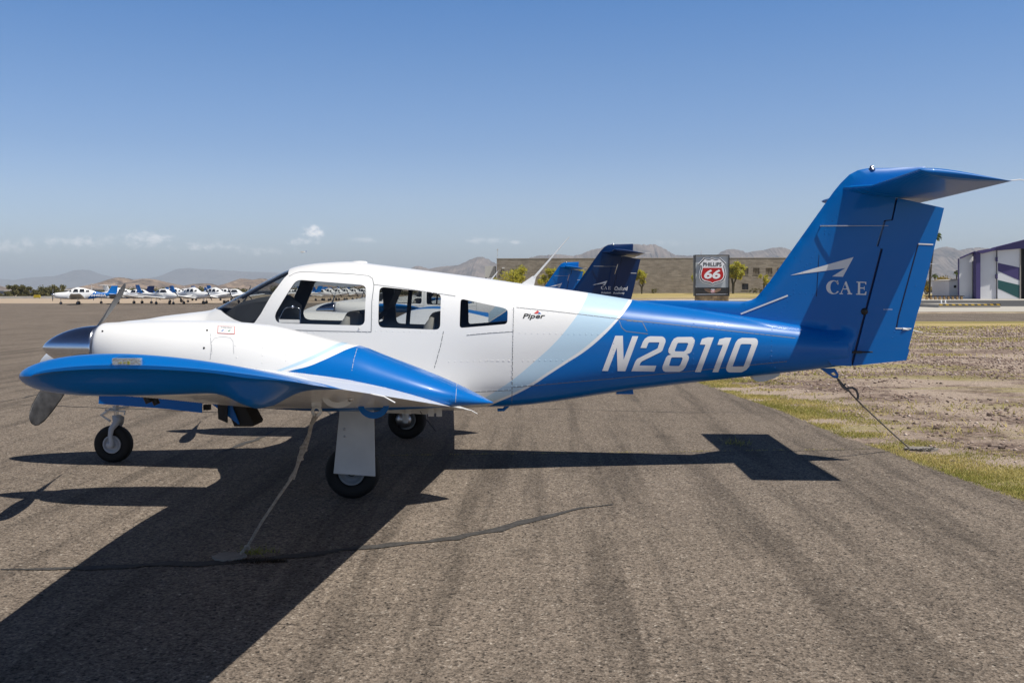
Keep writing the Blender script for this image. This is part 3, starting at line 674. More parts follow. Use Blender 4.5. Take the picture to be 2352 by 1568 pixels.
        for e in (1,-1):
            m=MB(); R=[]; rs=[.10,.17,.25,.4,.55,.7,.82,.89,.925,.938]; ch=[.07,.085,.115,.15,.165,.165,.15,.115,.07,.02]; tw=[1.1,.95,.8,.62,.5,.42,.36,.34,.33,.33]; th=[.06,.04,.024,.018,.014,.011,.009,.006,.004,.002]
            D_=bd*e; T=Vector((1,0,0)).cross(D_)*1
            for r,c,a_,t_ in zip(rs,ch,tw,th):
                cd_=T*math.cos(a_)+Vector((1,0,0))*math.sin(a_); nd=Vector((1,0,0))*math.cos(a_)-T*math.sin(a_); ctr=Vector((xp,sg*EY,hz))+D_*r
                ring=[]
                for k in range(12):
                    q=2*PI*k/12; ring.append(ctr+cd_*(c/2*math.cos(q))+nd*(t_/2*math.sin(q)))
                R.append(ring)
            vs=[v for r in R for v in r]; fs=[]
            for i in range(len(R)-1):
                for k in range(12): fs.append((i*12+k,(i+1)*12+k,(i+1)*12+(k+1)%12,i*12+(k+1)%12))
            fs.append(tuple((len(R)-1)*12+k for k in range(12))); m.add(vs,fs,0,True); m.build('propeller_blade',MAT['prop_blade'],nac)
        # exhaust stacks and cowl flaps
        for px,py,yy in ((330,912,.16),(348,916,.10)):
            a=P(px,py-14,-EY-yy); a.y=sg*(EY+yy) if sg>0 else a.y; s=MB(); d=Vector((.035,0,-.075)); s.tube([a,a+d*.5,a+d*1.15],[.024,.026,.026],14,0,False); s.tube([a+d*1.15,a+d*.6],[.022,.020],14,0,True); s.build('exhaust_stack',MAT['dark_metal'],nac)
        def plate(nm,pts,y0,y1,mt,Yp):
            lp=[(v.x,v.z) for v in (P(a,b_,Yp) for a,b_ in crop(500,1150,3.92,pts))]
            pm=prism(lp,sg*y0,sg*y1); pm.materials.clear(); return link(nm,pm,mt,nac)
        plate('cowl_flap',[(880,690),(1010,690),(1008,1005),(893,955)],2.02,2.04,MAT['soot'],-2.03)
        cf=plate('cowl_flap',[(1050,740),(1290,760),(1415,990),(1400,1025),(1165,1025)],1.72,1.98,MAT['soot'],-1.85)
        plate('cowl_flap',[(800,755),(960,740),(1050,740),(1165,1025),(1150,1025),(1010,915)],1.99,2.005,MAT['blue_paint'],-2.0)
    # ---- nose gear
    def wheel(nm,c,R,W,rim,parent,sg=-1,disc=True,rm='rim_paint'):
        w_=MB(); pr=[]
        for k in range(25):
            q=2*PI*k/24; pr.append((W/2*math.copysign(abs(math.cos(q))**.7,math.cos(q)),R-(R-rim)*.5+(R-rim)*.5*math.copysign(abs(math.sin(q))**.75,math.sin(q))))
        w_.lathe([(a,r) for a,r in pr],c,'Y',40); ty=w_.build('tyre',MAT['tyre'],parent)
        m=MB()
        for s_ in (-1,1):
            m.lathe([(s_*W*.40,rim+.004),(s_*W*.44,rim),(s_*W*.40,rim*.86),(s_*W*.24,rim*.80),(s_*W*.22,rim*.50),(s_*W*.30,rim*.42),(s_*W*.32,rim*.22),(s_*W*.32,0)],c,'Y',32)
        m.build('wheel_rim',MAT[rm],parent); return ty
    ng=MB(); wc=P(261.5,1020.5,0); wc.z=.178
    g=MB(); fr=crop(280,1280,3.794,[(395,440),(380,500),(345,560),(330,640),(345,720),(340,775)])
    fp=[P(a,b_,-.085) for a,b_ in fr]; fp[0].y=-.03; fp[1].y=-.06
    g.tube(fp,[.036,.03,.026,.022,.022,.026],12)
    g.tube([Vector((v.x,-v.y,v.z)) for v in fp],[.036,.03,.026,.022,.022,.026],12)
    g.lathe([(-.105,0),(-.105,.032),(-.07,.034),(.07,.034),(.105,.032),(.105,0)],wc,'Y',16)
    g.tube([P(399,945,0)+Vector((0,0,0)) if False else P(269,965,0),P(268,953,0)],[.042,.042],14)
    nose=g.build('nose_gear',MAT['rim_paint'],root); wheel('w',wc,.178,.125,.082,nose)
    s=MB(); a=P(268,970,0); s.tube([a,P(266,925,0),P(262,890,0)],.022,14); s.build('strut',MAT['chrome'],nose)
    s=MB(); cc=lambda x,y,Y: P(*crop(280,1280,3.794,[(x,y)])[0],Y)
    for Y in (-.03,.03): s.tube([cc(345,300,Y),cc(215,385,Y),cc(330,460,Y)],[.012,.014,.012],8)
    s.tube([cc(265,318,-.06),cc(520,340,-.06)],.008,8); s.tube([cc(515,325,-.06),cc(510,380,-.06)],.008,8); s.tube([cc(400,320,-.02),cc(400,270,-.02)],.03,10); s.tube([cc(430,300,-.02),cc(560,270,-.02)],.012,8); s.build('torque_links',MAT['grey_white_metal'],nose)
    for yy in (-.31,.31):
        dp=[(200,20),(1495,90),(1490,355),(1000,300),(185,240)]; lp=[(v.x,v.z) for v in (P(a,b_,-.31) for a,b_ in crop(280,1280,3.794,dp))]
        pm=prism(lp,yy-.006,yy+.006); link('nose_gear_door',pm,MAT['blue_paint'],root)
    s=MB(); s.box(cc(1555,285,-.12),(.06,.05,.05)); s.build('door_link',MAT['dark_metal'],root)
    # ---- main gear
    for sg in (-1,1):
        wz=.212; wx=(P(805,1085,-1.6).x if sg<0 else P(932.6,972,1.6).x); wx=.0
        c=Vector((wx,sg*1.6,wz)); g=MB()
        g.tube([c+Vector((0,-sg*.02,0)),c+Vector((0,-sg*.14,0.0))],.028,12)
        g.tube([c+Vector((0,-sg*.13,-.01)),c+Vector((0,-sg*.13,.2)),c+Vector((-.01,-sg*.13,.5))],[.034,.034,.042],14)
        g.box(c+Vector((.03,-sg*.13,.13)),(.05,.05,.09)); mg=g.build('main_gear',MAT['grey_white_metal'],root)
        wheel('w',c,.212,.165,.1,mg,rm='rim_grey')
        
        for q_ in (1,-1): hb=MB(); hb.lathe([(q_*.052,0),(q_*.052,.035),(q_*.03,.04)],c,'Y',20); hb.build('hub_cap',MAT['dark_metal'],mg)
        s=MB(); s.lathe([(0,.0),(0,.085),(.02,.085),(.02,.06),(.02,0)],c+Vector((-.03,-sg*.075 if sg>0 else .06,.0)),'Y',24); s.build('brake_disc',MAT['aluminium'],mg)
        s=MB(); 
        for k in range(6): q=2*PI*k/6; s.lathe([(-.01,.0),(-.01,.009),(.01,.009)],c+Vector((.028*math.cos(q),-sg*.1,.028*math.sin(q))),'Y',6)
        s.build('hub_bolts',MAT['aluminium'],mg)
        # door fixed to the outer side of the leg
        dl=[(v.x,v.z) for v in (P(a,b_,-1.74) for a,b_ in ((781,935),(859,935),(862,1093.5),(766.3,1086.8)))]
        pm=prism(dl,sg*1.735,sg*1.747); dr=link('gear_door',pm,MAT['grey_white_metal'],root); bv=dr.modifiers.new('bevel','BEVEL'); bv.width=.003
        if sg<0:
            for u,v in ((791,985),(792,1002)): s=MB(); s.lathe([(-.006,0),(-.004,.009),(0,.01)],P(u,v,-1.748),'Y',8); s.build('door_screw',MAT['aluminium'],dr)
    for sg in (-1,1):
        for nm,pp,yy in (('gear_fairing',[(1060,300),(1085,270),(1180,205),(1300,240),(1350,262),(1348,325),(1060,308)],.95),('flap_arm',[(1390,215),(1480,210),(1640,250),(1700,290),(1690,315),(1560,330),(1390,318)],.85)):
            lp=[(v.x,v.z) for v in (P(a_,b_,-yy) for a_,b_ in crop(950,1280,3.36,pp))]; pm=prism(lp,sg*(yy-.015),sg*(yy+.015)); link(nm,pm,MAT['grey_white_metal'],root)
        for (u,v,h_) in ((1375,262,.10),(1630,300,.08),(1720,305,.075)):
            a=P(*crop(950,1280,3.36,[(u,v)])[0],-1.0); m=MB(); m.box((a.x,sg*1.0,a.z),(.045,.03,h_)); m.build('bracket_arm',MAT['grey_white_metal'],root)
    s=MB(); a=P(965,944,-.9); b_=P(1001,990,-.9); s.tube([a,a+Vector((.02,0,-.03)),b_],.003,5); s.build('drain_tube',MAT['dark_metal'],root)
    # ---- antennas, probes, tail ring
    def blade_ant(p0,p1,tipp,Y):
        s=MB(); a=P(p0[0],p0[1],Y); b_=P(p1[0],p1[1],Y); t=P(tipp[0],tipp[1],Y); k=a.lerp(b_,.5)+ (t-a.lerp(b_,.5))*.18
        dx=(b_.x-a.x)
        vs=[a+Vector((0,0,-.02)),b_+Vector((0,0,-.02)),k+Vector((.022,0,0)),k+Vector((-.012,0,.0))]; th=.012
        s.add([v+Vector((0,-th*(1 if i<2 else .5),0)) for i,v in enumerate(vs)]+[v+Vector((0,th*(1 if i<2 else .5),0)) for i,v in enumerate(vs)],[(0,1,2,3),(7,6,5,4),(0,4,5,1),(1,5,6,2),(2,6,7,3),(3,7,4,0)])
        s.tube([k+Vector((0.005,0,-.01)),t],[.011,.004],8); s.lathe([(-.006,.001),(0,.007),(.006,.001)],t,'Z',8)
        return s.build('whip_antenna',MAT['white_paint'],root)
    blade_ant((1193,650),(1225,656),(1306,546),.12)
    s=MB(); a=P(1128,642,.45); t=P(1142,625,.45); s.tube([P(1122,650,.45),t],[.008,.004],8); s.build('whip_antenna',MAT['white_paint'],root)
    s=MB(); a=P(805,604,0); b_=P(846,606,0); m_=(a+b_)/2; s.lathe([(-.01,.075),(.012,.075),(.02,.06),(.024,.0)],(m_.x,0,m_.z+.0),'Z',28); s.build('roof_antenna',MAT['white_paint'],root)
    s=MB(); a=P(1160,938,-.15); s.tube([a+Vector((.05,0,.05)),a+Vector((-.015,0,-.01)),a+Vector((-.07,0,-.012))],[.018,.016,.014],10); s.build('pitot_mast',MAT['blue_paint'],root)
    s=MB(); a=P(1435,902,-.1); s.box(a+Vector((0,0,.015)),(.16,.03,.05),taper=.9); s.build('belly_antenna',MAT['blue_paint'],root)
    lp=[(v.x,v.z) for v in (P(a,b_,-.03) for a,b_ in c5([(1925,995),(1940,1030),(1965,1045),(2010,1046),(2090,1022),(2125,1000),(2130,960),(1925,970)]))]
    pm=prism(lp,-.05,.05); link('belly_fairing',pm,MAT['grey_white_metal'],root)
    k=crop(2500,1150,2.5875,[(590,195),(722,195),(752,245),(750,275),(715,280)])
    lp=[(v.x,v.z) for v in (P(a,b_,0) for a,b_ in k)]; hl=[(v.x,v.z) for v in (P(a,b_,0) for a,b_ in crop(2500,1150,2.5875,[(682,240),(715,228),(738,255),(722,262)]))]
    vs,fs=poly_fill([lp,hl]); n=len(vs); m=MB(); m.add([(a,-.009,b_) for a,b_ in vs]+[(a,.009,b_) for a,b_ in vs],[tuple(f) for f in fs]+[tuple(i+n for i in reversed(f)) for f in fs])
    for q in (lp,hl):
        n=len(q); m.add([(a,-.009,b_) for a,b_ in q]+[(a,.009,b_) for a,b_ in q],[(i,(i+1)%n,n+(i+1)%n,n+i) for i in range(n)])
    m.build('tail_tie_down_ring',MAT['blue_paint'],root)
    for (u,v) in c3([(410,498),(1060,518)]):
        m=MB(); a=FP(u,v,.0); m.lathe([(-.012,.0),(-.010,.006),(.002,.009)],a,'Y',10); m.build('door_stud',MAT['grey_white_metal'],root)
    # ---- lettering on the fin
    ar=[c6([(385,840),(825,712),(752,850),(678,848),(768,790)])]
    fm=lambda x,y: FI(x,y,.0022)
    decal('arrow_emblem',[ar],fm,MAT['white_vinyl'],fin,(8,8))
    decal('fin_lettering',[[g_] for g_ in cae(c6)],fm,MAT['white_vinyl'],fin,(8,8))
    return root,FI,fin,rd
def cae(cf,k=None):
    """serif capitals C A E as polygons in crop coordinates"""
    out=[]
    cx,cy,rx,ry=686,924,49,49; o=[];i_=[]
    a0,a1=math.radians(38),math.radians(322)
    for t in np.linspace(a0,a1,26): o.append((cx+rx*math.cos(t),cy+ry*math.sin(t)))
    for t in np.linspace(a1,a0,22): i_.append((cx+6+(rx-23)*math.cos(t),cy+(ry-6)*math.sin(t)))
    out.append(cf(o+i_)); out.append(cf([(712,876),(719,876),(722,905),(715,905),(706,890)]))
    out.append(cf([(769,883),(776,883),(806,968),(790,968),(765,899),(742,968),(735,968)]))
    out.append(cf([(750,933),(783,933),(785,940),(748,940)])); out.append(cf([(728,966),(752,966),(752,973),(728,973)])); out.append(cf([(782,966),(815,966),(815,974),(782,974)]))
    out.append(cf([(856,889),(872,889),(870,972),(854,972)])); out.append(cf([(845,884),(915,886),(915,905),(909,905),(905,893),(845,891)])); out.append(cf([(868,926),(898,926),(898,918),(903,918),(903,944),(898,944),(897,934),(868,934)])); out.append(cf([(842,969),(902,970),(910,955),(917,955),(914,979),(842,976)]))
    return out
mat('seam_light',(.45,.46,.48),.6); mat('green_ink',(.02,.25,.08),.5); mat('prop_blade',(.04,.04,.042),.4,spec=.4,var=(18,.4)); mat('led',(.45,.42,.06),.4); mat('lamp_silver',(.75,.75,.74),.25,metal=.6,bump=(90,.5,.004))
plane,FI,fin,rudder=build_seminole()
tag(plane,'white and blue twin engine airplane with N28110 on its side, tied down in the foreground','airplane')
# registration: paint on the port side
G=[[(20,670),(210,163),(320,163),(330,510),(458,168),(543,170),(355,675),(243,673),(232,335),(103,672)]]
D2=[(575,338),(612,245),(640,205),(680,178),(715,170),(885,173),(915,185),(935,210),(940,245),(930,275),(893,375),(870,398),(600,530),(575,555),(560,592),(805,595),(775,679),(443,675),(500,535),(525,500),(560,480),(805,355),(825,340),(848,270),(843,258),(705,258),(688,270),(660,340)]
D8=[(1110,182),(1320,180),(1348,195),(1363,230),(1355,280),(1315,385),(1290,415),(1240,432),(1268,445),(1280,475),(1270,515),(1225,620),(1190,660),(1140,683),(935,683),(905,668),(892,635),(897,600),(945,480),(970,450),(1022,432),(990,420),(979,395),(983,355),(1030,250),(1060,205)]
H8=[(1110,275),(1125,265),(1255,265),(1268,280),(1235,365),(1205,390),(1080,388),(1072,375)]; H8b=[(1020,485),(1035,475),(1175,475),(1188,490),(1155,575),(1130,600),(1000,598),(990,588)]
D1=[(1437,290),(1467,208),(1555,185),(1638,187),(1449,687),(1365,685),(1518,292)]; D1b=[(1690,293),(1720,212),(1810,190),(1892,192),(1702,688),(1618,688),(1770,295)]
D0_=[(1955,260),(1990,215),(2045,193),(2230,197),(2262,210),(2278,240),(2275,280),(2150,610),(2110,655),(2040,690),(1860,690),(1830,675),(1816,645),(1822,605)]; H0=[(2025,295),(2045,282),(2172,283),(2185,295),(2075,595),(2065,607),(1920,607),(1912,600)]
glyphs=[[c8(G[0])],[c8(D2)],[c8(D8),c8(H8),c8(H8b)],[c8(D1)],[c8(D1b)],[c8(D0_),c8(H0)]]
fm2=lambda x,y: FP(x,y,.0022)
reg=decal('registration_lettering',glyphs,fm2,MAT['white_vinyl'],plane,(9,9)); reg['nocopy']=1
pi=lambda x,y: FP(*c5([(x,y)])[0],.0022)
o=text_obj('maker_lettering','Piper',(299,609,460,564),pi,MAT["black_ink"],plane,shear=.25,bold=.025); o['nocopy']=1
o=decal('maker_emblem',[[c5([(379,564),(405,541),(417,553),(403,565)])]],fm2,MAT['red'],plane,(6,6)); o['nocopy']=1
o=decal('maker_emblem',[[c5([(406,566),(418,554),(431,566)])]],fm2,MAT['blue_paint'],plane,(6,6)); o['nocopy']=1
text_obj('rudder_lettering','DO NOT PUSH',(1040,1085,1105,1076),lambda x,y: FI(*c6([(x,y)])[0],.003),MAT['white_vinyl'],rudder)
# ---------------------------------------------------------------- ground materials
def ramp(t,src,stops):
    r=t.nodes.new('ShaderNodeValToRGB'); e=r.color_ramp.elements
    while len(e)<len(stops): e.new(.5)
    for i,(p,c) in enumerate(stops): e[i].position=p; e[i].color=(*c,1) if len(c)==3 else c
    t.links.new(src,r.inputs[0]); return r.outputs[0]
def ntex(t,vec,scale,detail=3,rough=.5,kind='ShaderNodeTexNoise'):
    n=t.nodes.new(kind); n.inputs['Scale'].default_value=scale
    if kind=='ShaderNodeTexNoise': n.inputs['Detail'].default_value=detail; n.inputs['Roughness'].default_value=rough
    t.links.new(vec,n.inputs['Vector']); return n
def mixc(t,fac,a,b,mode='MIX'):
    m=t.nodes.new('ShaderNodeMixRGB'); m.blend_type=mode
    for i,v in ((0,fac),(1,a),(2,b)):
        if isinstance(v,(int,float)): m.inputs[i].default_value=v
        elif isinstance(v,tuple): m.inputs[i].default_value=(*v,1)
        else: t.links.new(v,m.inputs[i])
    return m.outputs[0]
def base(name,rough=.9):
    m=bpy.data.materials.new(name); m.use_nodes=True; t=m.node_tree; b=t.nodes['Principled BSDF']; b.inputs['Roughness'].default_value=rough; b.inputs['Specular IOR Level'].default_value=.25
    tcn=t.nodes.new('ShaderNodeTexCoord'); MAT[name]=m; return m,t,b,tcn.outputs['Object']
def bumpn(t,b,h,strength,dist):
    bb=t.nodes.new('ShaderNodeBump'); bb.inputs['Strength'].default_value=strength; bb.inputs['Distance'].default_value=dist; t.links.new(h,bb.inputs['Height']); t.links.new(bb.outputs[0],b.inputs['Normal'])
def mapping(t,vec,sc_,rot=0):
    m=t.nodes.new('ShaderNodeMapping'); m.inputs['Scale'].default_value=sc_; m.inputs['Rotation'].default_value=(0,0,rot); t.links.new(vec,m.inputs[0]); return m.outputs[0]
def asphalt(name,dark,light,bright,streak=.31):
    m,t,b,o=base(name,.92)
    v=ntex(t,o,85,2,.6,'ShaderNodeTexVoronoi'); n2=ntex(t,o,48,4,.75); n3=ntex(t,o,210,3,.6)
    st=mapping(t,o,(3.0,.15,1),-.10); n4=ntex(t,st,1.0,6,.65); n5=ntex(t,o,.13,4,.6); n6=ntex(t,o,1.3,5,.6)
    agg=ramp(t,n2.outputs[0],[(.41,dark),(.49,light),(.58,light),(.68,bright)])
    agg=mixc(t,.55,agg,ramp(t,v.outputs['Color'],[(.15,dark),(.55,light),(.93,light),(.98,bright)]))
    s1=mapr(t,n4.outputs[0],.47,.63,1.03,1-streak,True); s2=mapr(t,n5.outputs[0],.3,.7,.9,1.1); s3=mapr(t,n6.outputs[0],.35,.7,1.06,.88)
    n7=ntex(t,o,11,4,.7); c=mixc(t,1,agg,s1,'MULTIPLY'); c=mixc(t,1,c,mapr(t,n7.outputs[0],.35,.65,.9,1.08),'MULTIPLY'); c=mixc(t,1,c,s2,'MULTIPLY'); n8=ntex(t,o,.8,3,.5); c=mixc(t,1,c,mapr(t,n8.outputs[0],.66,.72,1,.80,True),'MULTIPLY'); c=mixc(t,1,c,s3,'MULTIPLY')
    t.links.new(c,b.inputs['Base Color'])
    ad=t.nodes.new('ShaderNodeMath'); ad.operation='ADD'; t.links.new(n2.outputs[0],ad.inputs[0]); t.links.new(v.outputs['Distance'],ad.inputs[1]); bumpn(t,b,ad.outputs[0],.8,.006); return m
asphalt('apron_asphalt',(.010,.009,.008),(.215,.173,.135),(.72,.65,.55))
asphalt('dark_asphalt',(.05,.05,.05),(.085,.083,.08),(.14,.14,.13),.15)
asphalt('lane_asphalt',(.09,.082,.076),(.15,.135,.12),(.25,.23,.2),.2)
# desert soil: gravel, pale dust and dry grass patches
m,t,b,o=base('desert_soil',.95)
v=ntex(t,o,15,0,0,'ShaderNodeTexVoronoi'); n1=ntex(t,o,.55,5,.6); n2=ntex(t,o,45,4,.65); n3=ntex(t,mapping(t,o,(.12,.45,1)),1,5,.6)
peb=ramp(t,v.outputs['Color'],[(.1,(.08,.055,.045)),(.5,(.25,.18,.14)),(.85,(.36,.28,.22)),(1,(.12,.09,.075))])
dust=ramp(t,n2.outputs[0],[(.3,(.30,.23,.18)),(.7,(.53,.425,.335))])
c=mixc(t,mapr(t,n1.outputs[0],.45,.58,0,1,True),dust,peb)
gr=ramp(t,n2.outputs[0],[(.3,(.16,.15,.035)),(.7,(.42,.36,.12))])
c=mixc(t,mapr(t,n3.outputs[0],.50,.60,0,.85,True),c,gr); t.links.new(c,b.inputs['Base Color'])
ad=t.nodes.new('ShaderNodeMath'); ad.operation='ADD'; t.links.new(n2.outputs[0],ad.inputs[0]); t.links.new(v.outputs['Distance'],ad.inputs[1]); bumpn(t,b,ad.outputs[0],1,.03)
m,t,b,o=base('dry_grass',.95)
n3=ntex(t,mapping(t,o,(.05,.30,1)),1,6,.65); n2=ntex(t,o,6,4,.65)
c=ramp(t,n3.outputs[0],[(.3,(.15,.15,.04)),(.45,(.26,.22,.07)),(.55,(.50,.38,.16)),(.7,(.30,.23,.14))]); c=mixc(t,mapr(t,n2.outputs[0],.35,.65,0,.5),c,(.34,.27,.13)); t.links.new(c,b.inputs['Base Color']); bumpn(t,b,n2.outputs[0],1,.1)
m,t,b,o=base('pale_concrete',.85); n=ntex(t,o,.25,5,.6); c=ramp(t,n.outputs[0],[(.3,(.40,.37,.32)),(.7,(.50,.47,.41))]); t.links.new(c,b.inputs['Base Color'])
m,t,b,o=base('crack_fill',.8); n=ntex(t,o,30,5,.7); c=ramp(t,n.outputs[0],[(.3,(.035,.032,.03)),(.7,(.085,.08,.074))]); t.links.new(c,b.inputs['Base Color'])
def sheet(name,loops,z,mt):
    vs,fs=poly_fill(loops,(0,0)); me=bpy.data.meshes.new(name); me.from_pydata([(x,y,z) for x,y in vs],[],fs); bm=bmesh.new(); bm.from_mesh(me)
    for f in bm.faces:
        if f.normal.z<0: f.normal_flip()
    bm.to_mesh(me); bm.free(); return tag(link(name,me,MAT[mt]),kind='structure')
HAZE=8e-5
mat('pale_dirt',(.40,.31,.22),.95,var=(.15,.12))
S=45000
sheet('ground',[[(-S,-2000),(S,-2000),(S,S),(-S,S)]],0,'desert_soil')
EDGE=[(5.9,-6),(5.42,-3.3),(5.17,-1.62),(5.01,-.18),(4.95,.83),(4.79,1.57),(4.70,4.15),(4.25,7.9),(4.0,14),(3.9,30)]
r2=random.Random(3); EJ=[]
for (a,b_),(c,d) in zip([(8,-30)]+EDGE,EDGE+[(3.9,43.5)]):
    k=max(int(math.hypot(c-a,d-b_)/.12),1)
    for j in range(k):
        u=j/k; EJ.append((a+(c-a)*u+r2.gauss(0,.018),b_+(d-b_)*u))
sheet('tarmac_apron',[[(-420,-30)]+EJ+[(3.9,43.5),(420,43.5),(420,60.8),(3.9,60.8),(3.9,129),(-420,129)]],.008,'apron_asphalt')
sheet('concrete_pavement',[[(3.95,66.4),(420,66.4),(420,90.1),(3.95,90.1)]],.012,'pale_concrete')
sheet('service_road',[[(3.95,90.15),(420,90.15),(420,147),(3.95,147)]],.010,'dark_asphalt')
sheet('hangar_forecourt',[[(20,147.05),(420,147.05),(420,172),(20,172)]],.012,'pale_concrete')
sheet('grass_verge',[[(5.0,30),(420,28),(420,43.4),(5.0,43.4)]],.004,'dry_grass')
bm_=MB(); bm_.add([(-20,205,.02),(150,205,.02),(150,262,.85),(-20,262,.85),(150,420,.95),(-20,420,.95)],[(0,1,2,3),(3,2,4,5)]); tag(bm_.build('grass_slope',MAT['dry_grass']),kind='structure')
# sealed cracks in the tarmac
def crack(px,wd,seed=0,jit=.02,z=.013,name='sealed_crack'):
    rr=random.Random(seed); pts=[P(a,b_,Z=0) for a,b_ in px]; q=[]
    for i in range(len(pts)-1):
        k=max(int((pts[i+1]-pts[i]).length/max(.10,(pts[i]-CAM).length*.01)),1)
        for j in range(k): q.append(pts[i].lerp(pts[i+1],j/k))
    q.append(pts[-1]); a=[];f=[]; d=0
    for i,v in enumerate(q):
        t_=(q[min(i+1,len(q)-1)]-q[max(i-1,0)]); t_.z=0; t_.normalize(); n=Vector((-t_.y,t_.x,0)); d=d*.7+rr.gauss(0,jit); e=min(i,len(q)-1-i); w_=wd*(.3+.7*rr.random())*min(1,.25+e*.15)
        c=v+n*d; a+=[c-n*w_/2,c+n*w_/2]
        if i: f.append((2*i-2,2*i-1,2*i+1,2*i))
    me=bpy.data.meshes.new(name); me.from_pydata([(v.x,v.y,z) for v in a],[],f); bm=bmesh.new(); bm.from_mesh(me); bmesh.ops.recalc_face_normals(bm,faces=bm.faces)
    for g in bm.faces:
        if g.normal.z<0: g.normal_flip()
    bm.to_mesh(me); bm.free(); return tag(link(name,me,MAT['crack_fill']),kind='structure')
for i,(px,wd) in enumerate([([(0,1312),(120,1308),(300,1303),(505,1297),(650,1285),(830,1262),(1050,1240),(1150,1222),(1250,1190),(1330,1168),(1405,1160)],.115),
    ([(860,1050),(1200,1046),(1500,1042),(1750,1040),(2070,1030)],.02),([(1890,1055),(1980,1045),(2060,1035)],.015),([(1180,939),(1330,942),(1550,948),(1780,950)],.03),
    ([(0,903),(90,902),(240,906)],.03),([(0,924),(50,915),(110,901),(230,884),(330,878)],.07),([(0,930),(120,933),(230,938),(500,948),(700,952)],.045),([(640,985),(590,1012),(540,1030),(500,1042)],.12),([(700,905),(760,955),(900,950)],.07),
    ([(0,838),(110,838),(300,836)],.025),([(0,790),(60,788),(180,787)],.03),([(0,771),(100,769),(260,773)],.03),([(0,741),(80,737),(260,737)],.03),([(205,732),(240,739),(280,737)],.05),([(205,732),(240,729),(300,727)],.04),([(30,720),(140,718),(200,716)],.05),([(330,728),(430,722),(520,720)],.04),([(100,706),(200,709),(330,711)],.05),([(0,757),(90,757)],.02)]):
    crack(px,wd,i,.006 if wd<.03 else .012)
# ---------------------------------------------------------------- vegetation: blades along the tarmac edge, stones
def npmesh(name,V,Fc,n,mt,attr=None,kind='stuff'):
    me=bpy.data.meshes.new(name); me.vertices.add(len(V)); me.vertices.foreach_set('co',V.astype(np.float32).ravel()); nf=len(Fc)
    me.loops.add(nf*n); me.loops.foreach_set('vertex_index',Fc.astype(np.int32).ravel()); me.polygons.add(nf); me.polygons.foreach_set('loop_start',np.arange(0,nf*n,n,dtype=np.int32)); me.polygons.foreach_set('loop_total',np.full(nf,n,dtype=np.int32))
    if attr is not None:
        ca=me.color_attributes.new('tone','FLOAT_COLOR','POINT'); ca.data.foreach_set('color',attr.astype(np.float32).ravel())
    me.update(); me.validate(); o=link(name,me,mt); return o
R=np.random.RandomState(5)
ex=np.array([e[1] for e in EDGE]+[60]); ey=np.array([e[0] for e in EDGE]+[3.9])
def edge_x(y): return np.interp(y,ex,ey)
def leafmat(name,c0,c1,transl=.35):
    m=bpy.data.materials.new(name); m.use_nodes=True; t=m.node_tree; b=t.nodes['Principled BSDF']; b.inputs['Roughness'].default_value=.7; b.inputs['Specular IOR Level'].default_value=.2
    a=t.nodes.new('ShaderNodeAttribute'); a.attribute_name='tone'; c=mixc(t,a.outputs['Fac'],c0,c1); t.links.new(c,b.inputs['Base Color'])
    tr=t.nodes.new('ShaderNodeBsdfTranslucent'); t.links.new(c,tr.inputs[0]); mx_=t.nodes.new('ShaderNodeMixShader'); mx_.inputs[0].default_value=transl; t.links.new(b.outputs[0],mx_.inputs[1]); t.links.new(tr.outputs[0],mx_.inputs[2]); t.links.new(mx_.outputs[0],t.nodes['Material Output'].inputs[0]); MAT[name]=m; return m
leafmat('grass_blades',(.26,.27,.05),(.66,.54,.22))
def blades(name,x,y,h,w_,tone):
    n=len(x); a=R.rand(n)*2*PI; lean=h*(.3+.9*R.rand(n)); b=R.rand(n)*2*PI
    V=np.zeros((n,3,3)); V[:,0]=np.c_[x-np.cos(a)*w_,y-np.sin(a)*w_,np.zeros(n)]; V[:,1]=np.c_[x+np.cos(a)*w_,y+np.sin(a)*w_,np.zeros(n)]; V[:,2]=np.c_[x+np.cos(b)*lean,y+np.sin(b)*lean,h]
    at=np.repeat(np.c_[tone,tone,tone,np.ones(n)],3,0); return npmesh(name,V.reshape(-1,3),np.arange(3*n).reshape(-1,3),3,MAT['grass_blades'],at)
n=200000
y=-6+R.rand(n)**1.3*34; off=np.abs(R.randn(n))*.55*(1+y.clip(0,20)*.05); off=np.where(R.rand(n)<.25,R.rand(n)**1.5*3.2,off)
cl=np.sin(y*3.1+off*5)+np.sin(y*7.7-off*3)+np.sin(y*1.3+2)*1.3+R.randn(n)*.7; keep=(cl>-.75+off*.95)
y=y[keep];off=off[keep]; x=edge_x(y)+off-.04; h=.010+.024*R.rand(len(x))*np.exp(-off*.5)
tone=np.clip(.45+.25*np.sin(y*2.3+off*4)+.28*R.randn(len(x))+off*.1,0,1)
tag(blades('edge_grass',x,y,h,.0035+.0015*R.rand(len(x))+y.clip(0)*.0004,tone),'short yellow green grass growing along the ragged edge of the tarmac','grass',kind='stuff')
# tufts further out
n=26000; cx=5.5+R.rand(160)*34; cy=1+R.rand(160)**.8*38; k=R.randint(0,160,n); sx_=.25+R.rand(160)*1.6
x=cx[k]+R.randn(n)*sx_[k]; y=cy[k]+R.randn(n)*sx_[k]*.3; ok=x>edge_x(y)+.3; x=x[ok];y=y[ok]
tag(blades('weed_patches',x,y,.03+.05*R.rand(len(x)),.008+y.clip(0)*.0005,np.clip(.6+.3*R.randn(len(x)),0,1)),'dry weed patches scattered across the stony ground','weeds',kind='stuff')
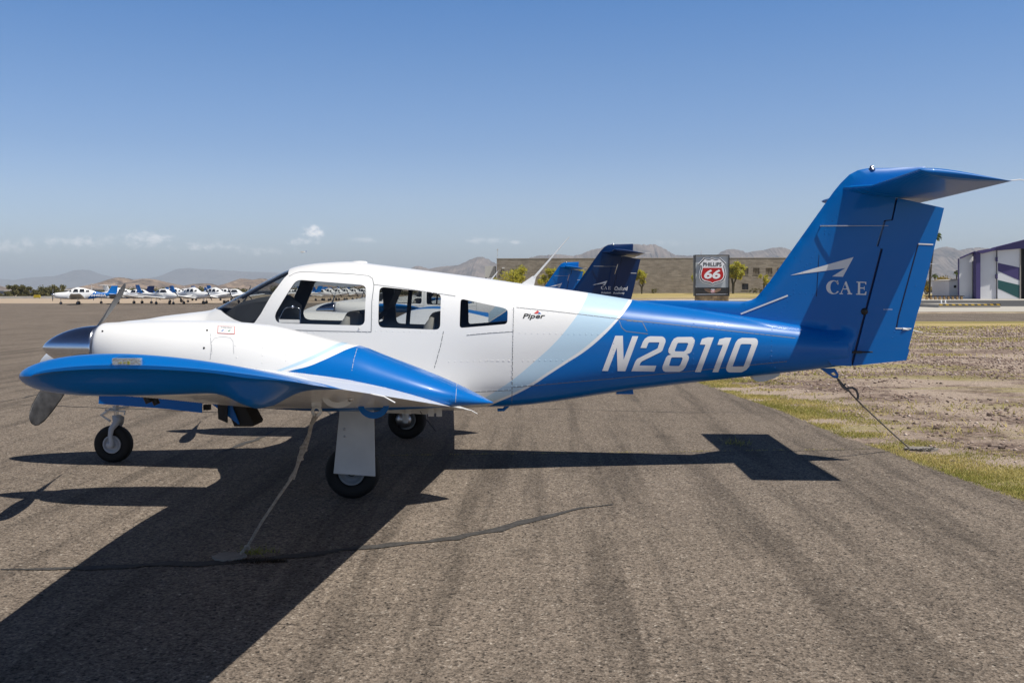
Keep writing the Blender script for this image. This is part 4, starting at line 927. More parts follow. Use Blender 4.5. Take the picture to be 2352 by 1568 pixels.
# line of weeds in the long joint under the tail
n=2500; q=R.rand(n); a=P(880,1048,Z=0); b_=P(2060,1032,Z=0); x=a.x+(b_.x-a.x)*q; y=a.y+(b_.y-a.y)*q+R.randn(n)*.012; ok=(np.sin(x*9)+np.sin(x*23)+R.randn(n)*.6)>0
tag(blades('joint_weeds',x[ok],y[ok],.006+.02*R.rand(ok.sum()),np.full(ok.sum(),.003),np.clip(.7+.3*R.randn(ok.sum()),0,1)),'thin line of dry weeds sprouting from the long pavement joint','weeds',kind='stuff')
g0=P(1690,1020,Z=0); n=90; x=g0.x+R.randn(n)*.09; y=g0.y+R.randn(n)*.10
tag(blades('weed_tuft',x,y,.02+.05*R.rand(n),np.full(n,.004),np.clip(.3+.3*R.randn(n),0,1)),'small green weed growing in the shadow of the tail plane','weed',kind='stuff')
g0=P(590,1272,Z=0); n=90; x=g0.x+R.randn(n)*.05; y=g0.y+R.randn(n)*.03
tag(blades('weed_tuft',x,y,.02+.045*R.rand(n),np.full(n,.003),np.clip(.0+.1*R.randn(n),0,1)),'green weed tuft beside the rope anchor in the wing shadow','weed',kind='stuff')
m,t,b,o=base('stone',.9); at=t.nodes.new('ShaderNodeAttribute'); at.attribute_name='tone'; c=ramp(t,at.outputs['Fac'],[(0,(.06,.04,.033)),(.5,(.30,.215,.175)),(1,(.60,.50,.43))]); t.links.new(c,b.inputs['Base Color'])
def stones(name,x,y,s,label,cat):
    n=len(x); D8_=np.array([(1,0,0),(0,1,0),(-1,0,0),(0,-1,0),(0,0,1),(0,0,-1)],float); V=D8_[None]*s[:,None,None]*(.6+.7*R.rand(n,6,1)); V[:,:,2]*=.6; a=R.rand(n)*PI
    ca,sa=np.cos(a)[:,None],np.sin(a)[:,None]; X=V[:,:,0]*ca-V[:,:,1]*sa; Y_=V[:,:,0]*sa+V[:,:,1]*ca; V[:,:,0]=X+x[:,None]; V[:,:,1]=Y_+y[:,None]; V[:,:,2]+=s[:,None]*.2
    Fc=np.array([(0,1,4),(1,2,4),(2,3,4),(3,0,4),(1,0,5),(2,1,5),(3,2,5),(0,3,5)]); Fc=(Fc[None]+np.arange(n)[:,None,None]*6).reshape(-1,3); tn=np.clip(.5+.28*R.randn(n),0,1); at_=np.repeat(np.c_[tn,tn,tn,np.ones(n)],6,0)
    return tag(npmesh(name,V.reshape(-1,3),Fc,3,MAT['stone'],at_),label,cat,kind='stuff')
n=60000; y=-4+R.rand(n)**.9*40; x=edge_x(y)+.5+R.rand(n)**.8*(8+y.clip(0)*.75); den=np.sin(x*.9+y*.35)+np.sin(x*.37-y*.8+1)+.5*np.sin(x*2.3+y*1.7)+R.randn(n)*.5; ok=den>.1-(x-edge_x(y))*.12; x=x[ok];y=y[ok]
stones('gravel',x,y,(.006+.024*R.rand(len(x))**3+.0008*y.clip(0)),'loose reddish brown gravel covering the ground beyond the tarmac','gravel')
n=9000; y=-7.5+R.rand(n)**1.4*16; x=-6+R.rand(n)*11.2; ok=x<edge_x(y)-.02; x=x[ok];y=y[ok]
stones('grit',x,y,.0015+.0035*R.rand(len(x))**4,'loose pale grit scattered over the tarmac','grit')
# larger single stones near the tail rope
for i,(u,v,s_,lb) in enumerate([(2060,950,.05,'larger dark stone right of the tail rope, nearest to the tail'),(2014,940,.03,'small dark stone just right of the slack rope end'),(2150,985,.05,'dark stone above the concrete anchor pad in the grass'),(2230,1030,.045,'dark stone right of the concrete anchor pad'),(2300,1030,.05,'dark stone near the right picture edge, level with the anchor pad'),(2275,955,.06,'biggest dark stone, near the right picture edge'),(1965,957,.03,'small brown stone left of the tail rope'),(2190,1060,.03,'small dark stone below and right of the anchor pad')]):
    p=P(u,v,Z=0); rr=random.Random(i); bm=bmesh.new(); bmesh.ops.create_icosphere(bm,subdivisions=2,radius=s_*.6)
    for vv in bm.verts: vv.co=Vector((vv.co.x*(1+.5*(i%3)/2),vv.co.y,vv.co.z*.6))*(1+rr.uniform(-.22,.22))
    me=bpy.data.meshes.new('rock'); bm.to_mesh(me); bm.free()
    if i==0: mat('rock_dark',(.10,.07,.055),.9,bump=(40,.6,.01),var=(15,.4))
    o=link('rock',me,MAT['rock_dark']); o.location=(p.x,p.y,s_*.2); tag(o,lb,'rock','dark stones in the gravel')
# ---------------------------------------------------------------- tie-down ropes and anchor pads
def rope(name,pts,r,mt,lab,knots=()):
    q=[]; 
    for i in range(len(pts)-1):
        k=max(int((pts[i+1]-pts[i]).length/.03),2)
        for j in range(k): q.append(pts[i].lerp(pts[i+1],j/k))
    q.append(pts[-1]); m=MB(); m.tube(q,r,8)
    for (c,s_) in knots: m.tube([c+Vector((math.cos(a)*s_*.5,math.sin(a)*s_*.35,(a-PI)*s_*.16)) for a in [i*PI/5 for i in range(11)]],r*1.15,7); 
    return tag(m.build(name,MAT[mt]),lab,'rope')
def ypl(u,v,y): return P(u,v,y)
wr=[(727,950,-3.60),(716,975,-3.595),(708,1000,-3.59),(697,1028,-3.58),(690,1050,-3.57),(680,1075,-3.56),(668,1100,-3.55),(640,1140,-3.53),(600,1200,-3.48),(568,1255,-3.44),(553,1283,-3.42)]
pts=[P(*w_) for w_ in wr]; pts[-1].z=max(pts[-1].z,.03)
rope('tie_down_rope',pts,.0085,'rope','tan rope running from the near wing down to the anchor in the shaded tarmac',[(pts[3],.03),(pts[4],.022),(pts[9],.022)])
m=MB()
for d in (-.006,.008): m.tube([p+Vector((d+.007*math.sin(i*1.9+d*300),.006*math.cos(i*2.3),0)) for i,p in enumerate(pts[0:7])],.008,7)
o=m.build('rope_strands',MAT['rope'],None); o.parent=bpy.data.objects['tie_down_rope']
tr=[(1921,866,0),(1930,876,.02),(1938,885,.05),(1946,893,.08),(1956,905,.12),(1972,922,.2),(2010,958,.42),(2050,995,.65),(2089,1030,.86)]
pts=[P(*w_) for w_ in tr]; pts[-1].z=.02
rope('tie_down_rope',pts,.0075,'rope_dark','grey rope running from under the tail down to the concrete anchor in the grass',[(pts[2],.028),(pts[3],.03)])
a=[P(u,v,.1) for u,v in ((1948,891),(1958,890),(1967,896),(1971,908),(1970,916))]; m=MB(); m.tube(a,.011,8); m.tube([P(1925,872,.0),P(1935,888,.03),P(1948,897,.06)],.01,7); o=m.build('rope_end',MAT['rope_dark']); o.parent=bpy.data.objects['tie_down_rope.001']
def pad(name,c,rx,ry,seed,lab):
    rr=random.Random(seed); m=MB(); n=22; ring=[(c.x+rx*math.cos(2*PI*k/n)*rr.uniform(.85,1.1),c.y+ry*math.sin(2*PI*k/n)*rr.uniform(.85,1.1)) for k in range(n)]
    m.add([(x,y,.0) for x,y in ring]+[(x,y,.022) for x,y in ring],[tuple(range(n,2*n))]+[(k,(k+1)%n,n+(k+1)%n,n+k) for k in range(n)]); return tag(m.build(name,MAT['concrete_pad']),lab,'anchor pad')
pad('anchor_pad',P(527,1284,Z=0),.10,.10,1,'worn concrete anchor pad in the tarmac under the near wing')
pad('anchor_pad',P(2113,1033,Z=0),.17,.11,2,'flat concrete anchor pad in the grass behind the tail')
def chain(pts,lab):
    m=MB()
    for i in range(len(pts)-1):
        a,b_=pts[i],pts[i+1]; c=(a+b_)/2; d=(b_-a).normalized(); u=Vector((0,0,1)) if i%2 else d.cross(Vector((0,0,1))).normalized(); L_=(b_-a).length*.62
        m.tube([c+d*L_*math.cos(q)+u*.009*math.sin(q) for q in [2*PI*k/10 for k in range(11)]],.0028,5,cap=False)
    return tag(m.build('anchor_chain',MAT['dark_metal']),lab,'chain')
A=P(2089,1033,Z=.03); B=P(2148,1029,Z=.03); chain([A.lerp(B,i/14)+Vector((0,.012*math.sin(i),0)) for i in range(15)],'rusty chain lying on the concrete anchor pad in the grass')
n=1400; g0=P(590,1292,Z=0); q=R.rand(n); x=g0.x+(q-.5)*.36+R.randn(n)*.01; y=g0.y+R.randn(n)*.02*(1.5-np.abs(q-.5)*2)
leafmat('dead_roots',(.02,.015,.01),(.06,.045,.03)); o=blades('dead_weeds',x,y,.01+.02*R.rand(n),np.full(n,.002),R.rand(n)); o.data.materials.clear(); o.data.materials.append(MAT['dead_roots']); tag(o,'dark dead weeds in the crack beside the near wing anchor','weeds',kind='stuff')
# ---------------------------------------------------------------- the two sister aircraft parked beyond
def sister(dx,dy,navy,label):
    r=copy_tree(plane); r.location=(dx,dy,0); tag(r,label,'airplane'); kids=[]
    def walk(o):
        for c in bpy.data.objects:
            if c.parent==o: kids.append(c); walk(c)
    walk(r)
    return r,kids
b2=P(1410,561,15.2); b3=P(1301,604,30.6); bc=P(2002,384.5,0)
s2,k2=sister(b2.x-bc.x-.02,15.2,True,'second twin engine airplane with academy lettering on its dark fin, behind the foreground one')
s3,k3=sister(b3.x-bc.x,30.6,False,'third twin engine airplane with bright blue fin, farthest of the row behind the foreground one')
for k in k2:
    if k.name.split('.')[0] in ('fin','rudder','stabilator'):
        k.data=k.data.copy()
        for i,mm in enumerate(k.data.materials):
            if mm.name in ('blue_paint','stab_paint'): k.data.materials[i]=MAT['navy_paint']
fin2=[k for k in k2 if k.name.split('.')[0]=='fin'][0]; rud2=[k for k in k2 if k.name.split('.')[0]=='rudder'][0]
mat('navy_paint2',(.001,.022,.095),.35,coat=.25,spec=.2)
for k in k2:
    if k.type=='MESH':
        for i,mm in enumerate(k.data.materials):
            if mm and mm.name=='navy_paint': k.data.materials[i]=MAT['navy_paint2']
for k in list(k2):
    if k.name.split('.')[0] in ('arrow_emblem','fin_lettering'): bpy.data.objects.remove(k)
def F2(px,py,off=.004):
    v=P(px,py,15.2-.05); v=v-Vector(s2.location); return FI_(v,off)
def FI_(v,off): return Vector((v.x,-.075-off,v.z))
cc2=lambda p: crop(1600,800,3.92,p)
decal('arrow_emblem',[[cc2([(1463,582),(1652,527),(1622,587),(1590,585),(1628,560)])]],F2,MAT['white_vinyl'],fin2,(20,20))
def caemap(pts): return cc2([((x-637)/(920-637)*(1697-1570)+1570,(y-875)/(980-875)*(643-597)+597) for x,y in pts])
decal('fin_lettering',[[g_] for g_ in cae(caemap)],F2,MAT['white_vinyl'],fin2,(20,20))
t2=lambda x,y: F2(*cc2([(x,y)])[0])
text_obj('fin_lettering','Aviation',(1570,695,1700,667),t2,MAT['white_vinyl'],fin2,bold=.02)
text_obj('rudder_lettering','Oxford',(1745,655,1920,600),t2,MAT['white_vinyl'],rud2,shear=.2,bold=.03)
text_obj('rudder_lettering','Academy',(1727,707,1877,672),t2,MAT['white_vinyl'],rud2,bold=.02)
# ---------------------------------------------------------------- distant trainers
def vbody(L0_,L1,tops,bots,ws_,nn_=20,name='fuselage',mt=None,parent=None,cy=0,steps=26):
    bd_=Body(L0_,L1,tabf(tops),tabf(bots),tabf(ws_),lambda x:.45,lambda x:2.2,lambda x:2.6,cy)
    xs_=[L0_+(L1-L0_)*(.5-.5*math.cos(PI*min(i/steps,1)*.98+.0)) for i in range(steps+1)]; m=bd_.loft(xs_,nn_); return m.build(name,mt,parent),bd_
def flatwing(name,mt,parent,pts,th,z0,dih,sg=1,vertical=False):
    """pts: (span, xLE, xTE) stations"""
    m=MB(); R_=[]; n=12
    for s_,a,b_ in pts:
        r=[]
        for i in range(n):
            q=2*PI*i/n; c=.5+.5*math.cos(q); yt=th*5*(.2969*math.sqrt(c)-.126*c-.3516*c*c+.2843*c**3-.1036*c**4)*(b_-a)*(1 if q<PI else -1)
            r.append((a+(b_-a)*c,yt,z0+s_) if vertical else (a+(b_-a)*c,sg*s_,z0+s_*dih+yt))
        R_.append(r)
    vs=[v for r in R_ for v in r]; fs=[(i*n+k,(i+1)*n+k,(i+1)*n+(k+1)%n,i*n+(k+1)%n) for i in range(len(R_)-1) for k in range(n)]+[tuple(range(n)),tuple((len(R_)-1)*n+k for k in range(n))]
    m.add(vs,fs,0,True); o=m.build(name,mt,parent); o.data.set_sharp_from_angle(angle=.8); return o
livery('trainer_paint',[([(.9,.2),(1.3,.9),(1.9,1.5),(2.4,2.2)],BLUE)])
def panes(parent,bd_,specs,mt='canopy_dark'):
    for (x0,x1,z0,z1,sk) in specs:
        for sg in (-1,1):
            vs,fs=poly_fill([rounded([(x0,z0),(x1,z0),(x1-sk*.3,z1),(x0+sk,z1)],.05,3)],(.2,.1)); me=bpy.data.meshes.new('side_window'); me.from_pydata([(x,bd_.side(x,z,sg)+sg*.012,z) for x,z in vs],[],fs); link('side_window',me,MAT[mt],parent,True)
mat('canopy_dark',(.02,.022,.026),.08,coat=1)
def gear(parent,x,y,top,r=.20,fork=True):
    g=MB(); g.tube([(x,y,r),(x,y,top)],.035,8); o=g.build('landing_gear',MAT['white_paint'],parent); w_=MB(); w_.lathe([(-.07,r*.5),(-.08,r*.8),(-.05,r),(.05,r),(.08,r*.8),(.07,r*.5)],(x,y,r),'Y',20); w_.build('tyre',MAT['tyre'],o); w_=MB(); w_.lathe([(-.075,0),(-.06,r*.5),(.06,r*.5),(.075,0)],(x,y,r),'Y',14); w_.build('wheel_rim',MAT['rim_paint'],o)
def prop(parent,x,z,ang):
    for e in (1,-1):
        m=MB(); m.tube([(x,0,z),(x,e*.3*math.cos(ang),z+e*.3*math.sin(ang)),(x,e*.6*math.cos(ang),z+e*.6*math.sin(ang)),(x,e*.92*math.cos(ang),z+e*.92*math.sin(ang))],[.04,.06,.07,.03],6); m.build('propeller_blade',MAT['prop_black'],parent)
def low_wing(paint,finmat,finname='fin'):
    r=empty('trainer_airplane')
    f,bd_=vbody(-2.7,4.5,[(-2.7,1.28),(-2.6,1.42),(-2.2,1.5),(-1.3,1.58),(-1.1,1.63),(-.45,2.02),(0,2.13),(.6,2.1),(1.6,1.82),(2.6,1.55),(4.5,1.38)],[(-2.7,1.1),(-2.5,.85),(-1.5,.68),(1.2,.66),(2.6,.86),(4.5,1.22)],[(-2.7,.16),(-2.5,.33),(-1.5,.5),(-.5,.56),(.8,.54),(2,.36),(4.5,.05)],mt=paint,parent=r)
    panes(r,bd_,[(-1.0,-.62,1.6,1.82,.25),(-.5,.15,1.55,1.93,.2),(.28,.85,1.55,1.93,.05),(1.0,1.45,1.57,1.8,.05)])
    for sg in (-1,1):
        w_=flatwing('wing',MAT['white_paint'],r,[(.4,-1.1,.9),(1.2,-.85,.85),(2.6,-.8,.82),(5.2,-.5,.6),(5.4,-.35,.5)],.13,.72,.12,sg)
        flatwing('stabilator',MAT['white_paint'],r,[(.0,3.7,4.5),(1.85,3.75,4.45),(1.95,3.9,4.4)],.09,1.3,0,sg)
    flatwing(finname,finmat,r,[(-.02,3.1,4.55),(.25,3.55,4.65),(1.0,4.0,4.75),(1.05,4.1,4.76)],.09,1.3,0,1,True)
    sp=MB(); sp.lathe([(-3.0,.001),(-2.95,.06),(-2.85,.12),(-2.71,.16),(-2.70,.0)],(0,0,1.24),'X',16); sp.build('spinner',MAT['chrome'],r); prop(r,-2.80,1.24,1.0)
    gear(r,-1.9,0,.8,.18); gear(r,.1,-1.5,.9); gear(r,.1,1.5,.9)
    s=MB(); s.tube([(1.5,0,1.8),(1.9,0,2.25)],.012,5); s.build('whip_antenna',MAT['white_paint'],r); s=MB(); s.box((.1,0,2.14),(.3,.12,.05)); s.build('roof_antenna',MAT['white_paint'],r)
    return r
def bubble(paint,finmat,ttail):
    r=empty('trainer_airplane')
    f,bd_=vbody(-2.4,4.9,[(-2.4,1.15),(-2.3,1.3),(-1.8,1.42),(-1.2,1.5),(-.6,1.85),(0,1.95),(.7,1.9),(1.5,1.55),(2.6,1.4),(4.9,1.4)],[(-2.4,.95),(-2.2,.8),(-1.2,.66),(1.0,.68),(2.4,1.0),(4.9,1.22)],[(-2.4,.14),(-2.2,.3),(-1.2,.5),(0,.56),(.9,.5),(1.9,.2),(4.9,.06)],mt=paint,parent=r)
    panes(r,bd_,[(-.95,.25,1.5,1.82,.4),(.35,1.15,1.5,1.78,.05)])
    for sg in (-1,1):
        flatwing('wing',MAT['white_paint'],r,[(.4,-.8,.6),(2.6,-.7,.55),(5.2,-.45,.35),(5.5,-.3,.25)],.14,.75,.09,sg)
        flatwing('tail_plane',MAT['white_paint'],r,[(.0,4.6,5.4),(1.5,4.75,5.35)],.09,2.45 if ttail else 1.42,0,sg)
    flatwing('fin',finmat,r,[(0,3.9,4.95),(.3,4.2,5.05),(1.1,4.65,5.4)],.09,1.35,0,1,True)
    sp=MB(); sp.lathe([(-2.7,.001),(-2.62,.08),(-2.41,.15),(-2.40,.0)],(0,0,1.07),'X',16); sp.build('spinner',MAT['white_paint'],r); prop(r,-2.5,1.07,.7)
    gear(r,-1.6,0,.75,.18); gear(r,.3,-1.0,.75); gear(r,.3,1.0,.75)
    return r
blue_tail_proto=low_wing(MAT['trainer_paint'],MAT['blue_paint']); white_proto=low_wing(MAT['white_paint'],MAT['blue_paint']); glass_proto=bubble(MAT['white_paint'],MAT['white_paint'],True); glass_blue=bubble(MAT['white_paint'],MAT['blue_paint'],False)
used={}
def place(proto,px,py,rz,label,grp='trainers parked across the apron',dist=None,sc_=1):
    if proto.name not in used: o=proto; used[proto.name]=1
    else: o=copy_tree(proto)
    p=P(px,py,Z=0) if dist is None else P(px,py,D=dist)
    o.location=p; o.rotation_euler=(0,0,math.radians(rz)); tag(o,label,'airplane',grp); return o
# rz 0 = nose to the left of the picture
n44=place(blue_tail_proto,178,699.3,22,'white trainer with bright blue tail and registration, leftmost of the far parked planes')
def regtext(o,txt,x0,x1,z0,z1,y):
    return text_obj('registration_lettering',txt,(x0,z0,x1,z1),lambda a,b_:Vector((a,y(a) if callable(y) else y,b_)),MAT['white_vinyl'],o,shear=.15,bold=.03)
regtext(n44,'N4402A',1.35,3.35,1.0,1.32,lambda a:-(.50-(a-1.35)*.14))
place(low_wing(MAT['trainer_paint'],MAT['navy_paint']),268,697.5,20,'white trainer with dark navy fin, second from the left, behind the propeller blade')
place(glass_proto,322,697.5,172,'white trainer with a white T-tail, between the propeller blade and the bubble canopy one')
place(glass_blue,378,699.5,150,'white bubble canopy trainer with blue fin, nose toward the right')
place(copy_tree(blue_tail_proto),405,694.5,168,'blue tailed trainer mostly hidden behind the bubble canopy one')
place(white_proto,446,698.5,148,'white low wing trainer nose right, third from the windshield')
place(copy_tree(white_proto),496,697,150,'white low wing trainer nose right, second from the windshield')
place(copy_tree(glass_blue),540,696,152,'white bubble canopy trainer just left of the windshield, partly hidden by it')
place(copy_tree(blue_tail_proto),430,690.5,160,'trainer whose blue fin shows between the third and fourth from the windshield')
place(copy_tree(blue_tail_proto),520,690.0,160,'trainer in the back row whose blue fin shows left of the windshield')
for i,(x,y,rz,pr_) in enumerate([(664,692,20,glass_blue),(690,690,20,blue_tail_proto),(738,691,150,glass_blue),(757,690,140,white_proto),(776,690,140,white_proto),(795,689.5,140,white_proto),(813,689.5,140,white_proto),(835,688.5,140,blue_tail_proto),(1010,690,140,white_proto),(1090,690,140,blue_tail_proto)]):
    lab=['bubble canopy trainer seen through the pilot window, left of its dark pillar','blue tailed trainer seen through the pilot window, beside the dark pillar','bubble canopy trainer seen through the front side window, first right of the pillar','white trainer seen through the front side window, second right of the pillar','white trainer seen through the front side window, third right of the pillar','white trainer seen through the front side window, fourth right of the pillar','white trainer seen through the front side window, fifth right of the pillar','blue tailed trainer at the right end of the row seen through the front side window','white trainer far off, hidden behind the cabin of the foreground airplane','blue tailed trainer far off, hidden behind the rear cabin of the foreground airplane'][i]
    if i<8: place(copy_tree(pr_),x,y,rz,lab,'trainers in the far row behind the cabin windows')
fly=place(copy_tree(white_proto),695,581,0,'tiny white airplane flying in the sky above the windshield',None,1200)
# ---------------------------------------------------------------- sign
SY=76.0
def sg8(pts,off=0): return [(v.x,SY-off,v.z) for v in (P(a,b_,SY) for a,b_ in crop(2300,820,8.253,pts))]
sign=empty('fuel_sign',P(1633,711,SY)); sign.location.z=0; tag(sign,'tall dark framed fuel sign with a red and white shield on a stone base','sign')
def rel(o):
    o.parent=sign; o.matrix_parent_inverse=Matrix.Translation(-Vector(sign.location)); return o
def extr(name,pts,y0,y1,mt,par=True):
    m=MB(); q=sg8(pts); n=len(q); 
    vs,fs=poly_fill([[(a,c) for a,_,c in q]]); k=len(vs)
    m.add([(a,SY-y1,c) for a,c in vs]+[(a,SY-y0,c) for a,c in vs],[tuple(f) for f in fs]+[tuple(i+k for i in f) for f in fs]); m.add([(a,SY-y1,c) for a,_,c in q]+[(a,SY-y0,c) for a,_,c in q],[(i,(i+1)%n,n+(i+1)%n,n+i) for i in range(n)])
    o=m.build(name,mt); return rel(o) if par else o
mat('sign_frame',(.022,.02,.018),.4); mat('sign_grey',(.40,.43,.45),.45); mat('sign_black',(.012,.012,.015),.2,coat=.6); mat('sign_white',(.80,.80,.82),.35); mat('sign_red',(.45,.008,.006),.35); mat('sign_gold',(.22,.13,.08),.5)
extr('frame',[(95,235),(1055,235),(1055,1365),(95,1365)],-.62,-.03,MAT['sign_frame'])
for q in ([(95,235),(1055,235),(1055,262),(95,262)],[(95,1330),(1055,1330),(1055,1365),(95,1365)],[(95,262),(122,262),(122,1330),(95,1330)],[(1032,262),(1055,262),(1055,1330),(1032,1330)]): extr('frame_edge',q,-.03,.12,MAT['sign_frame'])
extr('sign_panel',[(122,262),(1032,262),(1032,1130),(122,1130)],-.03,.0,MAT['sign_grey'])
extr('sign_strip',[(122,262),(1032,262),(1032,276),(122,276)],0,.03,MAT['sign_white'])
lowp=extr('lower_panel',[(122,1135),(1032,1135),(1032,1330),(122,1330)],-.03,.01,MAT['sign_black'])
extr('panel_trim',[(135,1312),(1025,1308),(1025,1318),(135,1324)],.01,.02,MAT['sign_white'])
SH=[(190,480),(350,308),(375,325),(420,345),(460,350),(520,338),(575,300),(630,338),(690,350),(735,345),(775,325),(800,305),(968,468),(930,500),(920,545),(930,600),(950,680),(962,770),(950,850),(915,925),(850,980),(750,1010),(660,1032),(585,1075),(515,1032),(430,1010),(330,990),(262,940),(225,860),(215,770),(230,680),(262,600),(268,545),(245,500)]
def sc(pts,k,cx=580,cy=680): return [(cx+(x-cx)*k,cy+(y-cy)*k) for x,y in pts]
sh=extr('shield_emblem',SH,.0,.14,MAT['sign_white'])
extr('shield_outline',sc(SH,.955),.14,.15,MAT['sign_black']); extr('shield_face',sc(SH,.885),.15,.16,MAT['sign_white'])
extr('shield_red',[(322,592),(838,592),(850,650),(880,740),(883,820),(850,890),(790,930),(700,952),(640,967),(585,997),(530,967),(440,943),(360,920),(300,872),(278,800),(288,720),(312,650)],.16,.17,MAT['sign_red'])
tq=lambda off: (lambda x,y: Vector(sg8([(x,y)],off)[0]))
rel(text_obj('sign_lettering','PHILLIPS',(330,550,835,440),tq(.175),MAT['sign_black'],None,bold=.02))
rel(text_obj('sign_numerals','66',(355,893,800,637),tq(.185),MAT['sign_white'],None,shear=.18,bold=.035))
extr('wing_emblem',[(365,1160),(450,1150),(530,1165),(545,1215),(535,1280),(480,1260),(410,1225),(375,1195)],.01,.02,MAT['sign_gold']); extr('wing_emblem',[(830,1160),(745,1150),(665,1165),(650,1215),(655,1280),(715,1260),(785,1225),(820,1195)],.01,.02,MAT['sign_gold'])
sm_=[(597+(x-580)*.155,1225+(y-690)*.155) for x,y in SH]; extr('small_shield',sm_,.02,.03,MAT['sign_white']); extr('small_shield_red',[(548,1205),(648,1205),(652,1240),(640,1262),(600,1275),(560,1262),(546,1240)],.03,.035,MAT['sign_red'])
rel(text_obj('small_numerals','66',(560,1256,636,1212),tq(.04),MAT['sign_white'],None,shear=.18,bold=.03))
# stone base with individual stones
mat('mortar',(.20,.16,.11),.9); mat('field_stone',(.42,.30,.17),.85,bump=(6,.6,.05),var=(1.8,.45))
bx0=P(1597,690,SY).x; bx1=P(1674,690,SY).x; zt_=P(1633,678.5,SY).z
m=MB(); m.box(((bx0+bx1)/2,SY+.3,zt_/2),(bx1-bx0-.06,.52,zt_)); rel(m.build('stone_base',MAT['mortar']))
m=MB(); z=.0; rr=random.Random(4)
while z<zt_-.05:
    hh=min(rr.uniform(.13,.24),zt_-z); x=bx0
    while x<bx1-.05:
        ww=min(rr.uniform(.2,.62),bx1-x); m.box((x+ww/2,SY+.03,z+hh/2),(ww*.93,.10+rr.uniform(0,.05),hh*.88),Matrix.Rotation(rr.uniform(-.05,.05),3,'Y')); x+=ww
    z+=hh
o=rel(m.build('stone_facing',MAT['field_stone']))
# ---------------------------------------------------------------- block building behind
m,t,b,o=base('block_wall',.92)
br=t.nodes.new('ShaderNodeTexBrick'); br.inputs['Scale'].default_value=1; br.inputs['Brick Width'].default_value=1.3; br.inputs['Row Height'].default_value=.42; br.inputs['Mortar Size'].default_value=.012; br.inputs['Bias'].default_value=.0
br.inputs['Color1'].default_value=(.23,.20,.165,1); br.inputs['Color2'].default_value=(.37,.325,.27,1); br.inputs['Mortar'].default_value=(.14,.12,.10,1)
rot=t.nodes.new('ShaderNodeMapping'); rot.inputs['Rotation'].default_value=(-PI/2,0,0); t.links.new(o,rot.inputs[0]); t.links.new(rot.outputs[0],br.inputs[0])
n=ntex(t,o,.35,5,.65); n2=ntex(t,mapping(t,o,(.5,.5,2.4)),1.0,5,.6); c=mixc(t,.45,br.outputs[0],ramp(t,n2.outputs[0],[(.35,(.19,.165,.135)),(.5,(.30,.265,.22)),(.65,(.38,.335,.28))])); c=mixc(t,1,c,mapr(t,n.outputs[0],.3,.7,.85,1.15),'MULTIPLY'); t.links.new(c,b.inputs['Base Color'])
BY=268.; zb=.8
bld=empty('warehouse_building',(P(1400,673,BY).x,BY,zb)); tag(bld,'long windowed grey brown block warehouse behind the fuel sign','building')
def relb(o,p): o.parent=p; o.matrix_parent_inverse=Matrix.Translation(-Vector(p.location)); return o
X0_=P(1141,600,BY).x; X1_=P(2100,600,BY).x; zt_=P(1400,594,BY).z
wins=crop(2150,800,4.276,[(1368,392),(1460,480),(1527,392),(1617,480),(1708,392),(1800,480),(1868,392),(1955,480),(1370,615),(1460,702),(1708,615),(1800,702)])
loops=[]
for i in range(0,len(wins),2):
    a=P(*wins[i],BY); b_=P(*wins[i+1],BY); loops.append([(a.x,a.z),(b_.x,a.z),(b_.x,b_.z),(a.x,b_.z)])
a=P(1330,597,BY)
vs,fs=poly_fill([[(X0_,zb-.5),(X1_,zb-.5),(X1_,zt_),(X0_,zt_)]]+loops); m=MB(); m.add([(x,BY,z) for x,z in vs],fs)
for lp in loops: m.add([(x,BY,z) for x,z in lp]+[(x,BY+.35,z) for x,z in lp],[(i,(i+1)%4,4+(i+1)%4,4+i) for i in range(4)])
m.add([(X0_,BY,zb-.5),(X0_,BY+60,zb-.5),(X0_,BY+60,zt_),(X0_,BY,zt_)],[(0,1,2,3)]); m.add([(X1_,BY,zb-.5),(X1_,BY+60,zb-.5),(X1_,BY+60,zt_),(X1_,BY,zt_)],[(3,2,1,0)])
relb(m.build('wall',MAT['block_wall']),bld)
mat('coping',(.36,.33,.29),.8); m=MB(); m.box(((X0_+X1_)/2,BY+.2,zt_+.08),(X1_-X0_+.2,.55,.16)); m.box((X0_+.1,BY+30,zt_+.08),(.4,59,.16)); relb(m.build('parapet_coping',MAT['coping']),bld)
m=MB(); m.box(((X0_+X1_)/2,BY+30,zt_-.9),(X1_-X0_-.2,59,.2)); relb(m.build('roof',MAT['coping']),bld)
mat('blind',(.20,.16,.10),.6); mat('window_frame_brown',(.05,.035,.025),.5); mat('sill',(.33,.29,.23),.8)
for i,lp in enumerate(loops):
    x0,x1=lp[0][0],lp[1][0]; z1,z0=lp[0][1],lp[2][1]; f=MB()
    for c_,d_ in [(((x0+x1)/2,BY+.2,z1-.04),(x1-x0,.08,.08)),(((x0+x1)/2,BY+.2,z0+.04),(x1-x0,.08,.08)),((x0+.04,BY+.2,(z0+z1)/2),(.08,.08,z1-z0-.16)),((x1-.04,BY+.2,(z0+z1)/2),(.08,.08,z1-z0-.16)),(((x0+x1)/2,BY+.2,(z0+z1)/2),(.08,.08,z1-z0-.16))]: f.box(c_,d_)
    wo=relb(f.build('window',MAT['window_frame_brown']),bld)
    g=MB(); g.add([(x0+.05,BY+.24,z0+.05),(x1-.05,BY+.24,z0+.05),(x1-.05,BY+.24,z1-.05),(x0+.05,BY+.24,z1-.05)],[(0,1,2,3)]); go=g.build('pane',MAT['canopy_dark'] if i>=4 else MAT['blind']); go.parent=wo
    s=MB(); s.box(((x0+x1)/2,BY-.04,z0-.08),(x1-x0+.15,.14,.14)); so_=s.build('sill',MAT['sill']); so_.parent=wo
